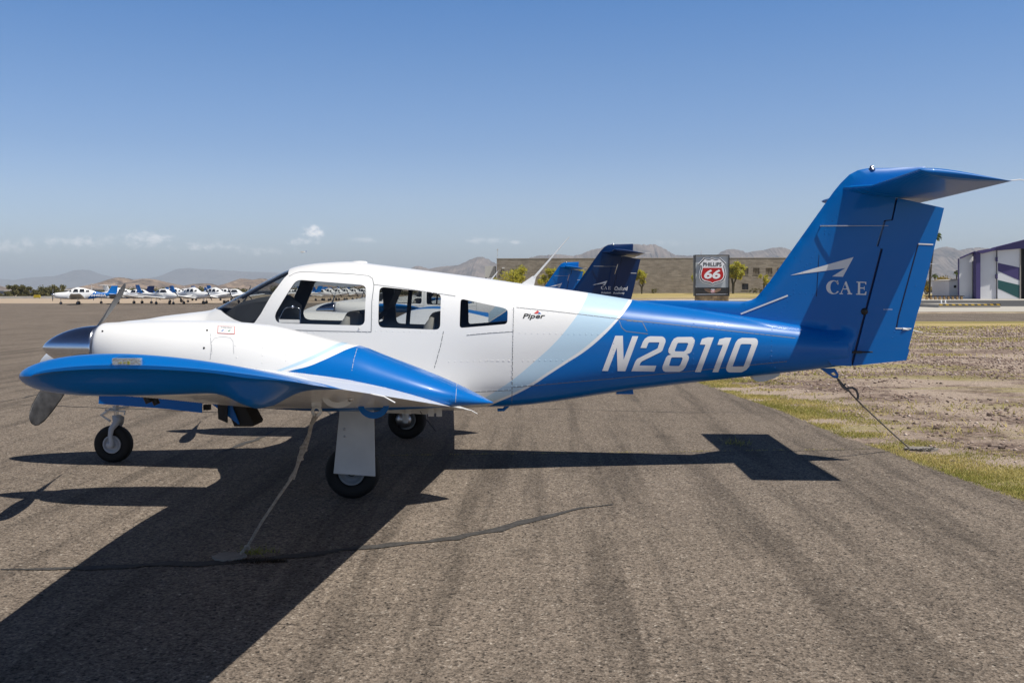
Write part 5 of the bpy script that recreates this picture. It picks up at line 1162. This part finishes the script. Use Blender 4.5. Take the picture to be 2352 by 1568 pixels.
for (u,v) in ((1156,616),(1756,664)):
    a=P(u,v,BY); s=MB(); s.box((a.x,BY-.3,a.z),(.7,.5,.22)); s.tube([(a.x-.2,BY-.1,a.z),(a.x-.2,BY+.05,a.z+.05)],.05,6); relb(s.build('wall_lamp',MAT['white_paint']),bld)
a=P(1140,598,BY); s=MB(); s.tube([(a.x+.3,BY+1,zt_),(a.x+.3,BY+1,P(1139,573,BY).z)],.06,6); s.box((a.x+.3,BY+1,P(1139,573,BY).z),(.4,.3,.3)); relb(s.build('roof_mast',MAT['grey_white_metal']),bld)
# rooftop style cooler on legs left of the wall
a=P(1126,625,BY+4); c0=P(1114,637,BY+4); c1=P(1138,611,BY+4); s=MB(); s.box(((c0.x+c1.x)/2,BY+6,(c0.z+c1.z)/2),(c1.x-c0.x,3.5,c1.z-c0.z)); co=s.build('dust_collector',MAT['grey_white_metal']); tag(co,'pale metal box unit on a dark steel stand left of the warehouse','air unit')
s=MB()
for x in (c0.x+.15,c1.x-.15):
    for yy in (BY+4.5,BY+7.5): s.tube([(x,yy,zb),(x,yy,c0.z)],.09,6)
s.box(((c0.x+c1.x)/2,BY+6,c0.z-1.1),(c1.x-c0.x,3.3,.15)); st_=s.build('stand',MAT['dark_metal']); st_.parent=co
# ---------------------------------------------------------------- trees
leafmat('palo_verde',(.30,.32,.04),(.70,.62,.10),.5); leafmat('mesquite',(.09,.10,.04),(.26,.22,.09),.3); leafmat('golden_tree',(.20,.15,.01),(.48,.33,.02),.35); leafmat('shrub_green',(.05,.06,.02),(.22,.19,.04),.3); leafmat('palm_green',(.02,.045,.01),(.09,.12,.03),.2)
mat('bark',(.10,.085,.05),.9,var=(3,.3))
def tree(px,py,hpx,wpx,Y,mt,lab,grp,seed,name='tree',cat='tree',n=2600,trunk=.35,z0=None,leaf=.16,nclump=13):
    rr=random.Random(seed); rs=np.random.RandomState(seed); p=P(px,py,Y); d=(p-CAM).length; h=hpx/F_PX*d; w_=wpx/F_PX*d; z0=p.z if z0 is None else z0
    root=empty(name,(p.x,Y,z0)); tag(root,lab,cat,grp); m=MB(); tips=[]
    for i in range(5):
        a=rr.uniform(0,2*PI); q=Vector((math.cos(a)*w_*.28,math.sin(a)*w_*.28,h*rr.uniform(.5,.8))); m.tube([Vector((0,0,-.1)),Vector((q.x*.15,q.y*.15,h*trunk*.7)),q*.6+Vector((0,0,h*.05)),q],[h*.03,h*.022,h*.013,h*.004],6); tips.append(q)
    o=m.build('trunk',MAT['bark'],root)
    cs=[(Vector((rr.gauss(0,.24)*w_,rr.gauss(0,.24)*w_,h*(trunk+(1-trunk)*rr.uniform(.12,.86)))),rr.uniform(.13,.24)*min(w_,h)) for _ in range(nclump)]
    k=rs.randint(0,len(cs),n); C_=np.array([c[0][:] for c in cs])[k]; Rr=np.array([c[1] for c in cs])[k]; u=rs.randn(n,3); u/=np.linalg.norm(u,axis=1)[:,None]; pos=C_+u*(Rr*rs.rand(n)**.45)[:,None]*np.array([1,1,.85])
    pos+=rs.randn(n,3)*w_*.035; s_=leaf*h/5*(.6+.8*rs.rand(n)); a=rs.randn(n,3); a/=np.linalg.norm(a,axis=1)[:,None]; b2_=np.cross(a,rs.randn(n,3)); b2_/=np.linalg.norm(b2_,axis=1)[:,None]
    V=np.stack([pos-a*s_[:,None],pos+b2_*s_[:,None]*.6,pos+a*s_[:,None],pos-b2_*s_[:,None]*.6],1); ok=pos[:,2]>.05*h; V=V[ok]; tn=np.clip(.5+.3*rs.randn(len(V))+np.repeat(0,len(V)),0,1); nv=len(V)
    me=npmesh('crown',V.reshape(-1,3),np.arange(nv*4).reshape(-1,4),4,MAT[mt],np.repeat(np.c_[tn,tn,tn,np.ones(nv)],4,0)); me.parent=root; return root
PV='palo verde trees in front of the warehouse'
for i,(px,py,h,w_,lab) in enumerate([(1178,674,66,62,'bright yellow green tree in front of the warehouse, left of the white whip antenna'),(1257,674,62,42,'yellow green tree right of the white whip antenna'),(1348,674,60,40,'yellow green tree mostly hidden behind the two parked tail fins'),(1474,675,56,34,'slim yellow green tree just right of the dark lettered fin'),(1598,675,52,34,'yellow green tree peeking out left of the fuel sign'),(1684,675,78,46,'full yellow green tree directly right of the fuel sign'),(1754,675,44,22,'small thin young tree right of the lower warehouse window')]):
    tree(px,py,h,w_,BY-14,'palo_verde',lab,PV,20+i,'palo_verde_tree',n=2600 if i<6 else 700,trunk=.32 if i<3 else .42,z0=.66)
for i,(px,py,h,w_,lab) in enumerate([(1502,675,12,18,'round shrub between the thin tree and the fuel sign'),(1730,675,12,17,'round shrub left of a pair in front of the warehouse window'),(1748,675,12,15,'round shrub right of a pair in front of the warehouse window'),(1790,675,8,14,'low shrub beside the blue tail fin')]):
    tree(px,py,h,w_,BY-9,'shrub_green',lab,'shrubs along the warehouse wall',50+i,'shrub','shrub',500,.02,.72,.30,9)
i=0
for (px,h,w_,lab) in [(17,14,20,'small dark tree at the left edge of the treeline'),(-2,10,14,'bush cut by the left picture edge in the treeline'),(36,27,30,'broad olive tree, second in the left treeline'),(57,27,20,'tall narrow olive tree beside the broad one'),(86,18,20,'greener low tree left of the blue grey sheds'),(120,26,48,'widest olive tree just left of the far blue tailed trainer'),(100,20,26,'olive tree tucked against the widest one'),(152,12,30,'low tree behind the nose of the blue tailed trainer')]:
    tree(px,682,h,w_,300,'mesquite',lab,'treeline beyond the low wall',70+i,'olive_tree',n=4200,trunk=.05,z0=-.3,leaf=.3,nclump=18); i+=1
rs=np.random.RandomState(9); CV=[];CT=[]
for px in list(range(228,560,11))+list(range(630,940,11)):
    px=px+rs.uniform(-5,5); p=P(px,682,330+rs.uniform(-10,20)); w_=rs.uniform(3,5.5); h_=rs.uniform(1.6,3.4); n=420
    c_=np.array([[p.x+rs.randn()*w_*.3,p.y+rs.randn(),h_*rs.uniform(.35,.8)] for _ in range(7)])[rs.randint(0,7,n)]; u=rs.randn(n,3); u/=np.linalg.norm(u,axis=1)[:,None]; pos=c_+u*(rs.rand(n)**.4)[:,None]*np.array([w_*.3,w_*.3,h_*.3]); pos[:,2]=np.abs(pos[:,2])
    s_=.22*(.6+.8*rs.rand(n)); a=rs.randn(n,3); a/=np.linalg.norm(a,axis=1)[:,None]; b2_=np.cross(a,rs.randn(n,3)); b2_/=np.linalg.norm(b2_,axis=1)[:,None]
    CV.append(np.stack([pos-a*s_[:,None],pos+b2_*s_[:,None]*.7,pos+a*s_[:,None],pos-b2_*s_[:,None]*.7],1)); CT.append(np.clip(.45+.3*rs.randn(n)+.2*rs.randn(),0,1))
CV=np.concatenate(CV); CT=np.concatenate(CT); tag(npmesh('treeline',CV.reshape(-1,3),np.arange(len(CV)*4).reshape(-1,4),4,MAT['mesquite'],np.repeat(np.c_[CT,CT,CT,np.ones(len(CT))],4,0)),'hazy low olive green treeline behind the parked trainers','trees',kind='stuff')
# right: golden tree and palms near the hangar
tree(2166,675,48,48,225,'golden_tree','golden yellow tree left of the hangar annex',None,201,'golden_tree',n=2200,trunk=.25,z0=0); tree(2128,675,36,36,235,'shrub_green','green tree showing beside the trailing edge of the rudder',None,202,'green_tree',n=1500,trunk=.15,z0=0)
def palm(px,py_top,rpx,Y,lab,seed,lean=0):
    rr=random.Random(seed); p=P(px,py_top,Y); r=rpx/F_PX*(Y+9); root=empty('palm_tree',(p.x+lean,Y,0)); tag(root,lab,'palm'); m=MB(); top_=Vector((-lean,0,p.z)); m.tube([(0,0,-.2),Vector((-lean*.3,0,p.z*.5)),top_],[.22,.17,.15],8); m.build('trunk',MAT['bark'],root)
    m=MB()
    for i in range(34):
        a=rr.uniform(0,2*PI); e=rr.uniform(-.5,1.2); d=Vector((math.cos(a)*math.cos(e),math.sin(a)*math.cos(e),math.sin(e))); s_=Vector((-math.sin(a),math.cos(a),0)); q=[top_+d*r*t_+Vector((0,0,-r*.55*t_*t_)) for t_ in (0.1,.5,.8,1)]
        for j in range(3):
            wj=[.05,.22,.2,.02]; m.add([q[j]-s_*r*wj[j],q[j]+s_*r*wj[j],q[j+1]+s_*r*wj[j+1],q[j+1]-s_*r*wj[j+1]],[(0,1,2,3)])
    o=m.build('crown',MAT['palm_green'],root); ca=o.data.color_attributes.new('tone','FLOAT_COLOR','POINT'); return root
palm(2148,537,17,205,'tall palm whose crown shows beside the rudder edge',1,-1.0); palm(2113,640,10,230,'short palm hidden partly by the rudder',2); palm(2112+0,640,8,240,'palm behind the rudder near the car park',3)
palm(2113+0,643,9,250,'low palm at the far car park',6) if False else None
palm(2114+0,640,9,255,'far palm beyond the car park',5) if False else None
a_=crop(2900,750,3.92,[(835,650),(1118,605)]); palm(a_[0][0],a_[0][1],9,250,'small palm rising behind the golden tree',4); palm(a_[1][0],a_[1][1],8,215,'palm against the left wall of the hangar',5)
# ---------------------------------------------------------------- hangar
HY=172.; hc=lambda p: crop(2900,750,3.92,p)
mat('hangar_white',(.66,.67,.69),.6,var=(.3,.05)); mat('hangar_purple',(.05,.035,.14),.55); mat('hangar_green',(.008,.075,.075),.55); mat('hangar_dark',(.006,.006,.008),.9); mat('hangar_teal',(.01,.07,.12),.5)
def prism2(loop,y0,y1,k):
    pm=prism(loop,y0,y1); n=len(loop)
    for i,v in enumerate(pm.vertices):
        if v.co.y>HY+5: v.co.x+=(v.co.y-HY)*k
    return pm
hg=empty('hangar',(P(2300,686,HY).x,HY,0)); tag(hg,'large white hangar with purple trim and slanted purple and green stripes at the right edge','hangar')
def hp(name,pts,y0,y1,mt,par=None):
    q=[(v.x,v.z) for v in (P(a,b_,HY) for a,b_ in hc(pts))]; q=[(x,max(z,.0) if z<.25 else z) for x,z in q]; pm=prism2(q,HY+y0,HY+y1,.52); o=link(name,pm,MAT[mt]); o.parent=par or hg
    o.matrix_parent_inverse=Matrix.Translation(-Vector(hg.location)); return o
hp('wall',[(1140,434),(1320,372),(1320,960),(1140,960)],.0,30,'hangar_white')
hp('wall',[(1375,372),(1612,330),(1612,960),(1375,960)],-.6,-.2,'hangar_white')
hp('column',[(1320,345),(1376,345),(1376,960),(1320,960)],-1.6,-.4,'hangar_purple')
d_=hp('sliding_door',[(1620,332),(1905,308),(1905,958),(1620,958)],-1.0,-.62,'hangar_white')
hp('purple_stripe',[(1622,492),(1900,552),(1900,720),(1622,597)],-1.03,-1.002,'hangar_purple'); hp('green_stripe',[(1622,714),(1900,780),(1900,952),(1622,824)],-1.03,-1.002,'hangar_green')
hp('door_edge',[(1905,308),(1916,308),(1916,958),(1905,958)],-1.15,-.5,'coping')
for a,b_ in ((420,472),(643,697)): hp('door_roller',[(1600,a),(1618,a),(1618,b_),(1600,b_)],-1.05,-.65,'hangar_purple')
hp('interior',[(1916,300),(2900,300),(2900,958),(1916,958)],1.5,1.7,'hangar_dark'); hp('interior_floor',[(1612,950),(2900,950),(2900,957),(1612,957)],.0,1.5,'hangar_dark') if False else None  # black sheet across the doorway stands in for the shade inside
hp('roof',[(1125,424),(1322,340),(1322,350),(1140,436)],-.8,30,'hangar_purple')
hp('roof',[(1322,338),(1570,296),(1575,325),(1376,372),(1322,352)],-2.0,30,'hangar_purple')
hp('gable',[(1565,296),(2010,182),(2900,-30),(2900,270),(1905,308),(1600,333)],-1.8,0,'hangar_purple'); hp('roof',[(1555,290),(2010,172),(2900,-44),(2900,-30),(2010,182),(1565,298)],-2.2,30,'hangar_purple')
hp('drain_pipe',[(1130,436),(1140,434),(1140,945),(1130,945)],-.3,-.05,'hangar_purple')
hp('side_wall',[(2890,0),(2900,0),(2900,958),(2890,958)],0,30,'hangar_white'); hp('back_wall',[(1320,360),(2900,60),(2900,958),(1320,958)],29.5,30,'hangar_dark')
an=empty('hangar_annex',(P(2185,680,HY).x,HY+4,0)); tag(an,'small pale annex with one window against the hangar left side','shed')
def ap(name,pts,y0,y1,mt):
    q=[(v.x,v.z) for v in (P(a,b_,HY+4) for a,b_ in hc(pts))]; q=[(x,max(z,.0) if z<.4 else z) for x,z in q]; o=link(name,prism(q,HY+y0,HY+y1),MAT[mt]); o.parent=an; o.matrix_parent_inverse=Matrix.Translation(-Vector(an.location)); return o
ap('wall',[(1018,722),(1133,708),(1133,950),(1018,950)],4,12,'hangar_white'); ap('roof',[(1010,718),(1133,700),(1133,708),(1010,726)],3.6,12.2,'coping'); wf=ap('window',[(1078,782),(1110,782),(1110,815),(1078,815)],3.94,3.99,'hangar_dark'); ap('door_handle',[(1185,832),(1190,832),(1190,838),(1185,838)],3.9,3.95,'dark_metal') if False else None
# dock block with a striped edge
m,t,b,o=base('hazard_stripe',.6); w_=t.nodes.new('ShaderNodeTexWave'); w_.bands_direction='DIAGONAL'; w_.inputs['Scale'].default_value=1.1; t.links.new(o,w_.inputs[0]); c=ramp(t,w_.outputs[1],[(.42,(.55,.33,.01)),(.5,(.06,.05,.02))]); t.links.new(c,b.inputs['Base Color'])
a=P(2156,706.5,Z=0); b_=P(2290,706.0,Z=0); yf=a.y; dk=MB(); zt2=.32; dk.box(((a.x+b_.x)/2,yf+3,zt2/2),(b_.x-a.x,6,zt2)); dko=dk.build('concrete_platform',MAT['pale_concrete']); tag(dko,'low concrete platform with a yellow and black striped edge on the pavement','platform')
s=MB(); s.box(((a.x+b_.x)/2,yf-.02,zt2-.045),(b_.x-a.x+.01,.04,.13)); st=s.build('striped_edge',MAT['hazard_stripe']); st.parent=dko
for i,(u,v) in enumerate(((2161.5,697),(2171,697))):
    p=P(u,698.5,Z=0); s=MB(); s.lathe([(0,.13),(.12,.13),(.2,.09),(.42,.07),(.46,.0)],(0,0,0),'Z',14); o=s.build('marker_post',MAT['white_paint']); o.location=(p.x,p.y,.01); tag(o,['short white marker post on the service road, left of two','short white marker post on the service road, right of two'][i],'marker')
# bench row
A=P(2123,684,Z=0); B=P(2214,684.5,Z=0); yb=160.; A=P(2123,684,yb); B=P(2214,684,yb); A.z=B.z=0; bn=MB(); bn.box(((A.x+B.x)/2,yb,.62),(B.x-A.x,.5,.10)); bo=bn.build('rail_bench',MAT['dark_metal']); tag(bo,'long low dark rail on wooden blocks in front of the annex','barrier'); mat('timber',(.40,.26,.12),.8)
k_=9
for i in range(k_):
    s=MB(); s.box((A.x+.4+(B.x-A.x-.8)*i/(k_-1),yb,.285),(.28,.4,.57)); o=s.build('block',MAT['timber']); o.parent=bo
# lamp pole
p=P(2131,684,190); s=MB(); zt3=P(2138,606,190).z; s.tube([(0,0,-.1),(0,0,zt3)],[.11,.07],8); lp_=s.build('light_pole',MAT['dark_metal']); lp_.location=(P(2134,684,190).x,190,0); tag(lp_,'thin light pole with a short arm near the rudder edge','light pole'); s=MB(); s.box((.75,0,zt3),(1.3,.25,.10)); o=s.build('lamp_head',MAT['white_paint'],lp_)
# cars
def car(px,py,Y,col,lab,rz=0,van=False):
    m_=mat('car_'+lab.split()[0],col,.25,coat=1); p=P(px,py,Y); r=empty('parked_car',(p.x,Y,0),rz); r.location.z=0; tag(r,lab,'car','cars in the far car park')
    pr=[(-2.2,.35),(-2.25,.75),(-1.3,.95),(-.7,1.45 if not van else 1.75),(.9,1.48 if not van else 1.8),(1.6,1.0 if not van else 1.7),(2.2,.9),(2.25,.35)]
    pr=rounded(pr,.15,3); n=len(pr); m=MB()
    for y,k in ((-.88,.93),(-.8,1),(.8,1),(.88,.93)): m.v+=[(x*k if False else x,y*(1-.18*max(0,(z-.9))),z if k==1 else .35+(z-.35)*.97) for x,z in pr]
    for i in range(3):
        for j in range(n): m.f.append((i*n+j,(i+1)*n+j,(i+1)*n+(j+1)%n,i*n+(j+1)%n)); m.m.append(0); m.sm.append(False)
    m.f+=[tuple(range(n)),tuple(3*n+j for j in range(n))]; m.m+=[0,0]; m.sm+=[False,False]; b_=m.build('body',m_,r)
    for sg in (-1,1):
        g=MB(); g.add([(-1.0,sg*.84,1.0),(1.3,sg*.84,1.0),(.85,sg*.79,1.38),(-.6,sg*.79,1.38)],[(0,1,2,3)]); g.build('side_window',MAT['canopy_dark'],r)
        for x in (-1.4,1.4):
            g=MB(); g.lathe([(-.1,0),(-.1,.22),(-.1,.33),(.1,.33),(.1,.22),(.1,0)],(x,sg*.8,.33),'Y',16); g.build('wheel',MAT['tyre'],r)
    return r
car(2167,676,250,(.45,.01,.02),'red car parked in front of the golden tree'); car(2140,676,252,(.02,.02,.025),'black van parked left of the red car',.2,True); car(2119,676,246,(.6,.6,.6),'white car parked beside the rudder edge',.1); car(2185,676,262,(.55,.57,.6),'silver car parked behind the annex wall',.1)
# ---------------------------------------------------------------- left far background
mat('low_wall_paint',(.55,.53,.48),.8,var=(.2,.1)); a=P(-60,686,Z=0); WY=228.
x0=P(-120,685,WY).x; x1=P(192,685,WY).x; s=MB(); s.box(((x0+x1)/2,WY,.27),(x1-x0,.6,.54)); tag(s.build('low_wall',MAT['low_wall_paint']),'long low white wall behind the far tarmac at the left edge','wall')
sheet('dirt_strip',[[(-420,129.1),(3.9,129.1),(3.9,226),(-420,226)]],.004,'pale_dirt') if 'pale_dirt' in MAT else None
p=P(95,685,226); s=MB(); s.box((0,0,.5),(1.6,.5,.7),taper=.8); s.tube([(-.5,0,-.1),(-.5,0,.2)],.06,6); s.tube([(.5,0,-.1),(.5,0,.2)],.06,6); o=s.build('airfield_marker',mat('marker_yellow',(.4,.3,.01),.5)); o.location=(p.x,224,.05); tag(o,'small dark and yellow airfield marker in front of the low wall','marker')
mat('shed_blue_grey',(.16,.19,.24),.7); mat('shed_roof',(.50,.48,.45),.7); mat('shed_blue',(.03,.10,.30),.5)
def shed(x0p,x1p,ytop,Y,lab,blue=False):
    a=P(x0p,ytop,Y); b_=P(x1p,ytop,Y); r=empty('warehouse',((a.x+b_.x)/2,Y,0)); tag(r,lab,'warehouse','distant sheds behind the treeline'); w_=b_.x-a.x; m=MB(); m.box((0,12,a.z/2),(w_,24,a.z)); m.build('wall',MAT['shed_blue_grey'],r); m=MB(); m.box((0,12,a.z+.15),(w_+.6,24.6,.3)); m.build('roof',MAT['shed_roof'],r)
    for i in range(6):
        m=MB(); m.box((-w_*.42+w_*.84*i/5,-.03,a.z*.42),(w_*.06,.08,a.z*.22)); m.build('window',MAT['shed_blue'] if blue else MAT['canopy_dark'],r)
shed(60,145,667,420,'blue grey shed seen between the olive trees',True); shed(145,245,665.5,430,'long blue grey shed behind the nose of the far blue tailed trainer'); shed(-40,8,668,440,'pale shed at the left picture edge'); shed(250,330,667,450,'low shed behind the propeller blade'); shed(560,640,668,460,'low pale shed behind the windshield')
for i,(px,top_) in enumerate(((210,652),(267,650),(59,665))):
    Y=400; p=P(px,top_,Y); s=MB(); s.tube([(0,0,0),(0,0,p.z)],[.16,.1],6); s.box((0,0,p.z),(.8,.3,.2)); o=s.build('light_mast',MAT['grey_white_metal']); o.location=(p.x,Y,0); tag(o,['thin mast above the cockpit of the far blue tailed trainer','thin mast behind the propeller blade','thin lamp mast between the two left olive trees'][i],'mast')
# ---------------------------------------------------------------- mountains
def rockmat(name,c0,c1,sc_):
    m,t,b,o=base(name,.95); n=ntex(t,o,sc_,8,.62); n2=ntex(t,o,sc_*6,5,.6); c=ramp(t,n.outputs[0],[(.35,c0),(.62,c1)]); c=mixc(t,.5,c,mapr(t,n2.outputs[0],.35,.65,.5,1.35),'MULTIPLY'); t.links.new(c,b.inputs['Base Color']); bumpn(t,b,n2.outputs[0],1,6/ (sc_*300)); return m
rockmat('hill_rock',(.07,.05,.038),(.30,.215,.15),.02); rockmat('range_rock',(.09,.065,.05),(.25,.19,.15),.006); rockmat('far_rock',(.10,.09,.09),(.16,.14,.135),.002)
def mountain(name,px,Y,depth,mt,seed,rough=.12,nv=26,step=2.2):
    rs=np.random.RandomState(seed); px=sorted(px); f=pchip([a for a,b_ in px],[b_ for a,b_ in px]); xs_=np.arange(px[0][0],px[-1][0],step); n=len(xs_)
    from mathutils import noise
    V=[]; F_=[]
    for i,x in enumerate(xs_):
        y_=f(x); top_=P(x,y_,Y); hb=max(top_.z,0); bX=top_.x; hb*=1+.022*noise.fractal(Vector((x*.16,seed,0)),1,2,4)+.010*noise.noise(Vector((x*.9,seed,5)))
        for j in range(nv):
            v=j/(nv-1)*2-1    # -1 front foot, 0 ridge, 1 back
            k=(1-abs(v))**1.15; yy=Y+v*depth; q=noise.fractal(Vector((bX/depth*4.0,yy/depth*4.0,seed)),1,2,6); q2=abs(noise.fractal(Vector((bX/depth*9,v*1.5,seed+9)),1,2,5))
            hgt=hb*(k*(1-.55*(1-k)*min(q2*1.6,1)))+hb*rough*q*(4*k*(1-k))
            V.append((bX*( (yy+9.46)/(Y+9.46)) if False else bX,yy,max(hgt,-5 if abs(v)==1 else 0)-(2 if abs(v)==1 else 0)))
    for i in range(n-1):
        for j in range(nv-1): F_.append((i*nv+j,(i+1)*nv+j,(i+1)*nv+j+1,i*nv+j+1))
    me=bpy.data.meshes.new(name); me.from_pydata(V,[],F_); me.update(); return tag(link(name,me,MAT[mt],None,False),kind='structure')
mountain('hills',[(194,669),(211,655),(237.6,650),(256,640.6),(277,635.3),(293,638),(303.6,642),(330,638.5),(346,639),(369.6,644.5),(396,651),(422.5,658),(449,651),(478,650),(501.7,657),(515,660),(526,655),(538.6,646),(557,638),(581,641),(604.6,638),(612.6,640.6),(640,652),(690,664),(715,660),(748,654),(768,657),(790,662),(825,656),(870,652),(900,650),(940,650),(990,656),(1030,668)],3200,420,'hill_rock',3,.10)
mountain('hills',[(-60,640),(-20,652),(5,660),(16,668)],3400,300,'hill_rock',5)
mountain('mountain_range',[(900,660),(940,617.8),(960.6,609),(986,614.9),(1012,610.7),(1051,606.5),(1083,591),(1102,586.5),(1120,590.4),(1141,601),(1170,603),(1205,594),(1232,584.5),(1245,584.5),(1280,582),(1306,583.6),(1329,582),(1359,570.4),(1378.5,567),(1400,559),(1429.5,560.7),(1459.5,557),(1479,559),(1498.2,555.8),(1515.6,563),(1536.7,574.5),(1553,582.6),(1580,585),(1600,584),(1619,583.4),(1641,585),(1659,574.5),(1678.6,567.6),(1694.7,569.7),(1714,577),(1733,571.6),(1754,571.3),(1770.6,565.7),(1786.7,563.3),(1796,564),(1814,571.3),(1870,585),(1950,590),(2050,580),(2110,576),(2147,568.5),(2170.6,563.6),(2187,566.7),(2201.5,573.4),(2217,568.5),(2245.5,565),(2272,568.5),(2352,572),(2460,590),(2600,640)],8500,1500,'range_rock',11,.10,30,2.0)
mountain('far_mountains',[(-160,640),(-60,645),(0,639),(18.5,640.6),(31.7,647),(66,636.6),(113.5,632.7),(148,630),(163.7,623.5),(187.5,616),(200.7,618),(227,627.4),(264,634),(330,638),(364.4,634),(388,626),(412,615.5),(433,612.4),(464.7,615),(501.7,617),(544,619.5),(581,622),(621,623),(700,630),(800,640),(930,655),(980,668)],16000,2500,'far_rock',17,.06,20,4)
# mast on the ridge above the sign
p=P(2150*.68994+790/4.276*.68994,586,8300); s=MB(); zz=P(1610.8,575,8300).z; zb_=P(1610.8,588,8300).z; s.tube([(0,0,0),(0,0,zz-zb_)],4,6); s.box((0,0,(zz-zb_)*.55),(14,8,14)); o=s.build('ridge_mast',MAT['white_paint']); o.location=(P(1610.8,588,8300).x,8300,zb_); tag(o,'tiny white communications mast on the ridge above the fuel sign','mast')
# ---------------------------------------------------------------- haze: even air between here and the mountains
hv=bpy.data.materials.new('haze_air'); hv.use_nodes=True; t=hv.node_tree; t.nodes.clear(); o=t.nodes.new('ShaderNodeOutputMaterial'); v=t.nodes.new('ShaderNodeVolumePrincipled'); v.inputs['Color'].default_value=(.80,.90,1,1); v.inputs['Density'].default_value=HAZE; v.inputs['Anisotropy'].default_value=.0; t.links.new(v.outputs[0],o.inputs['Volume'])
m=MB(); m.box((0,10000,219),(60000,22600,440)); hz_=m.build('haze',hv); tag(hz_,'pale haze filling the air out to the mountains','haze',kind='stuff')
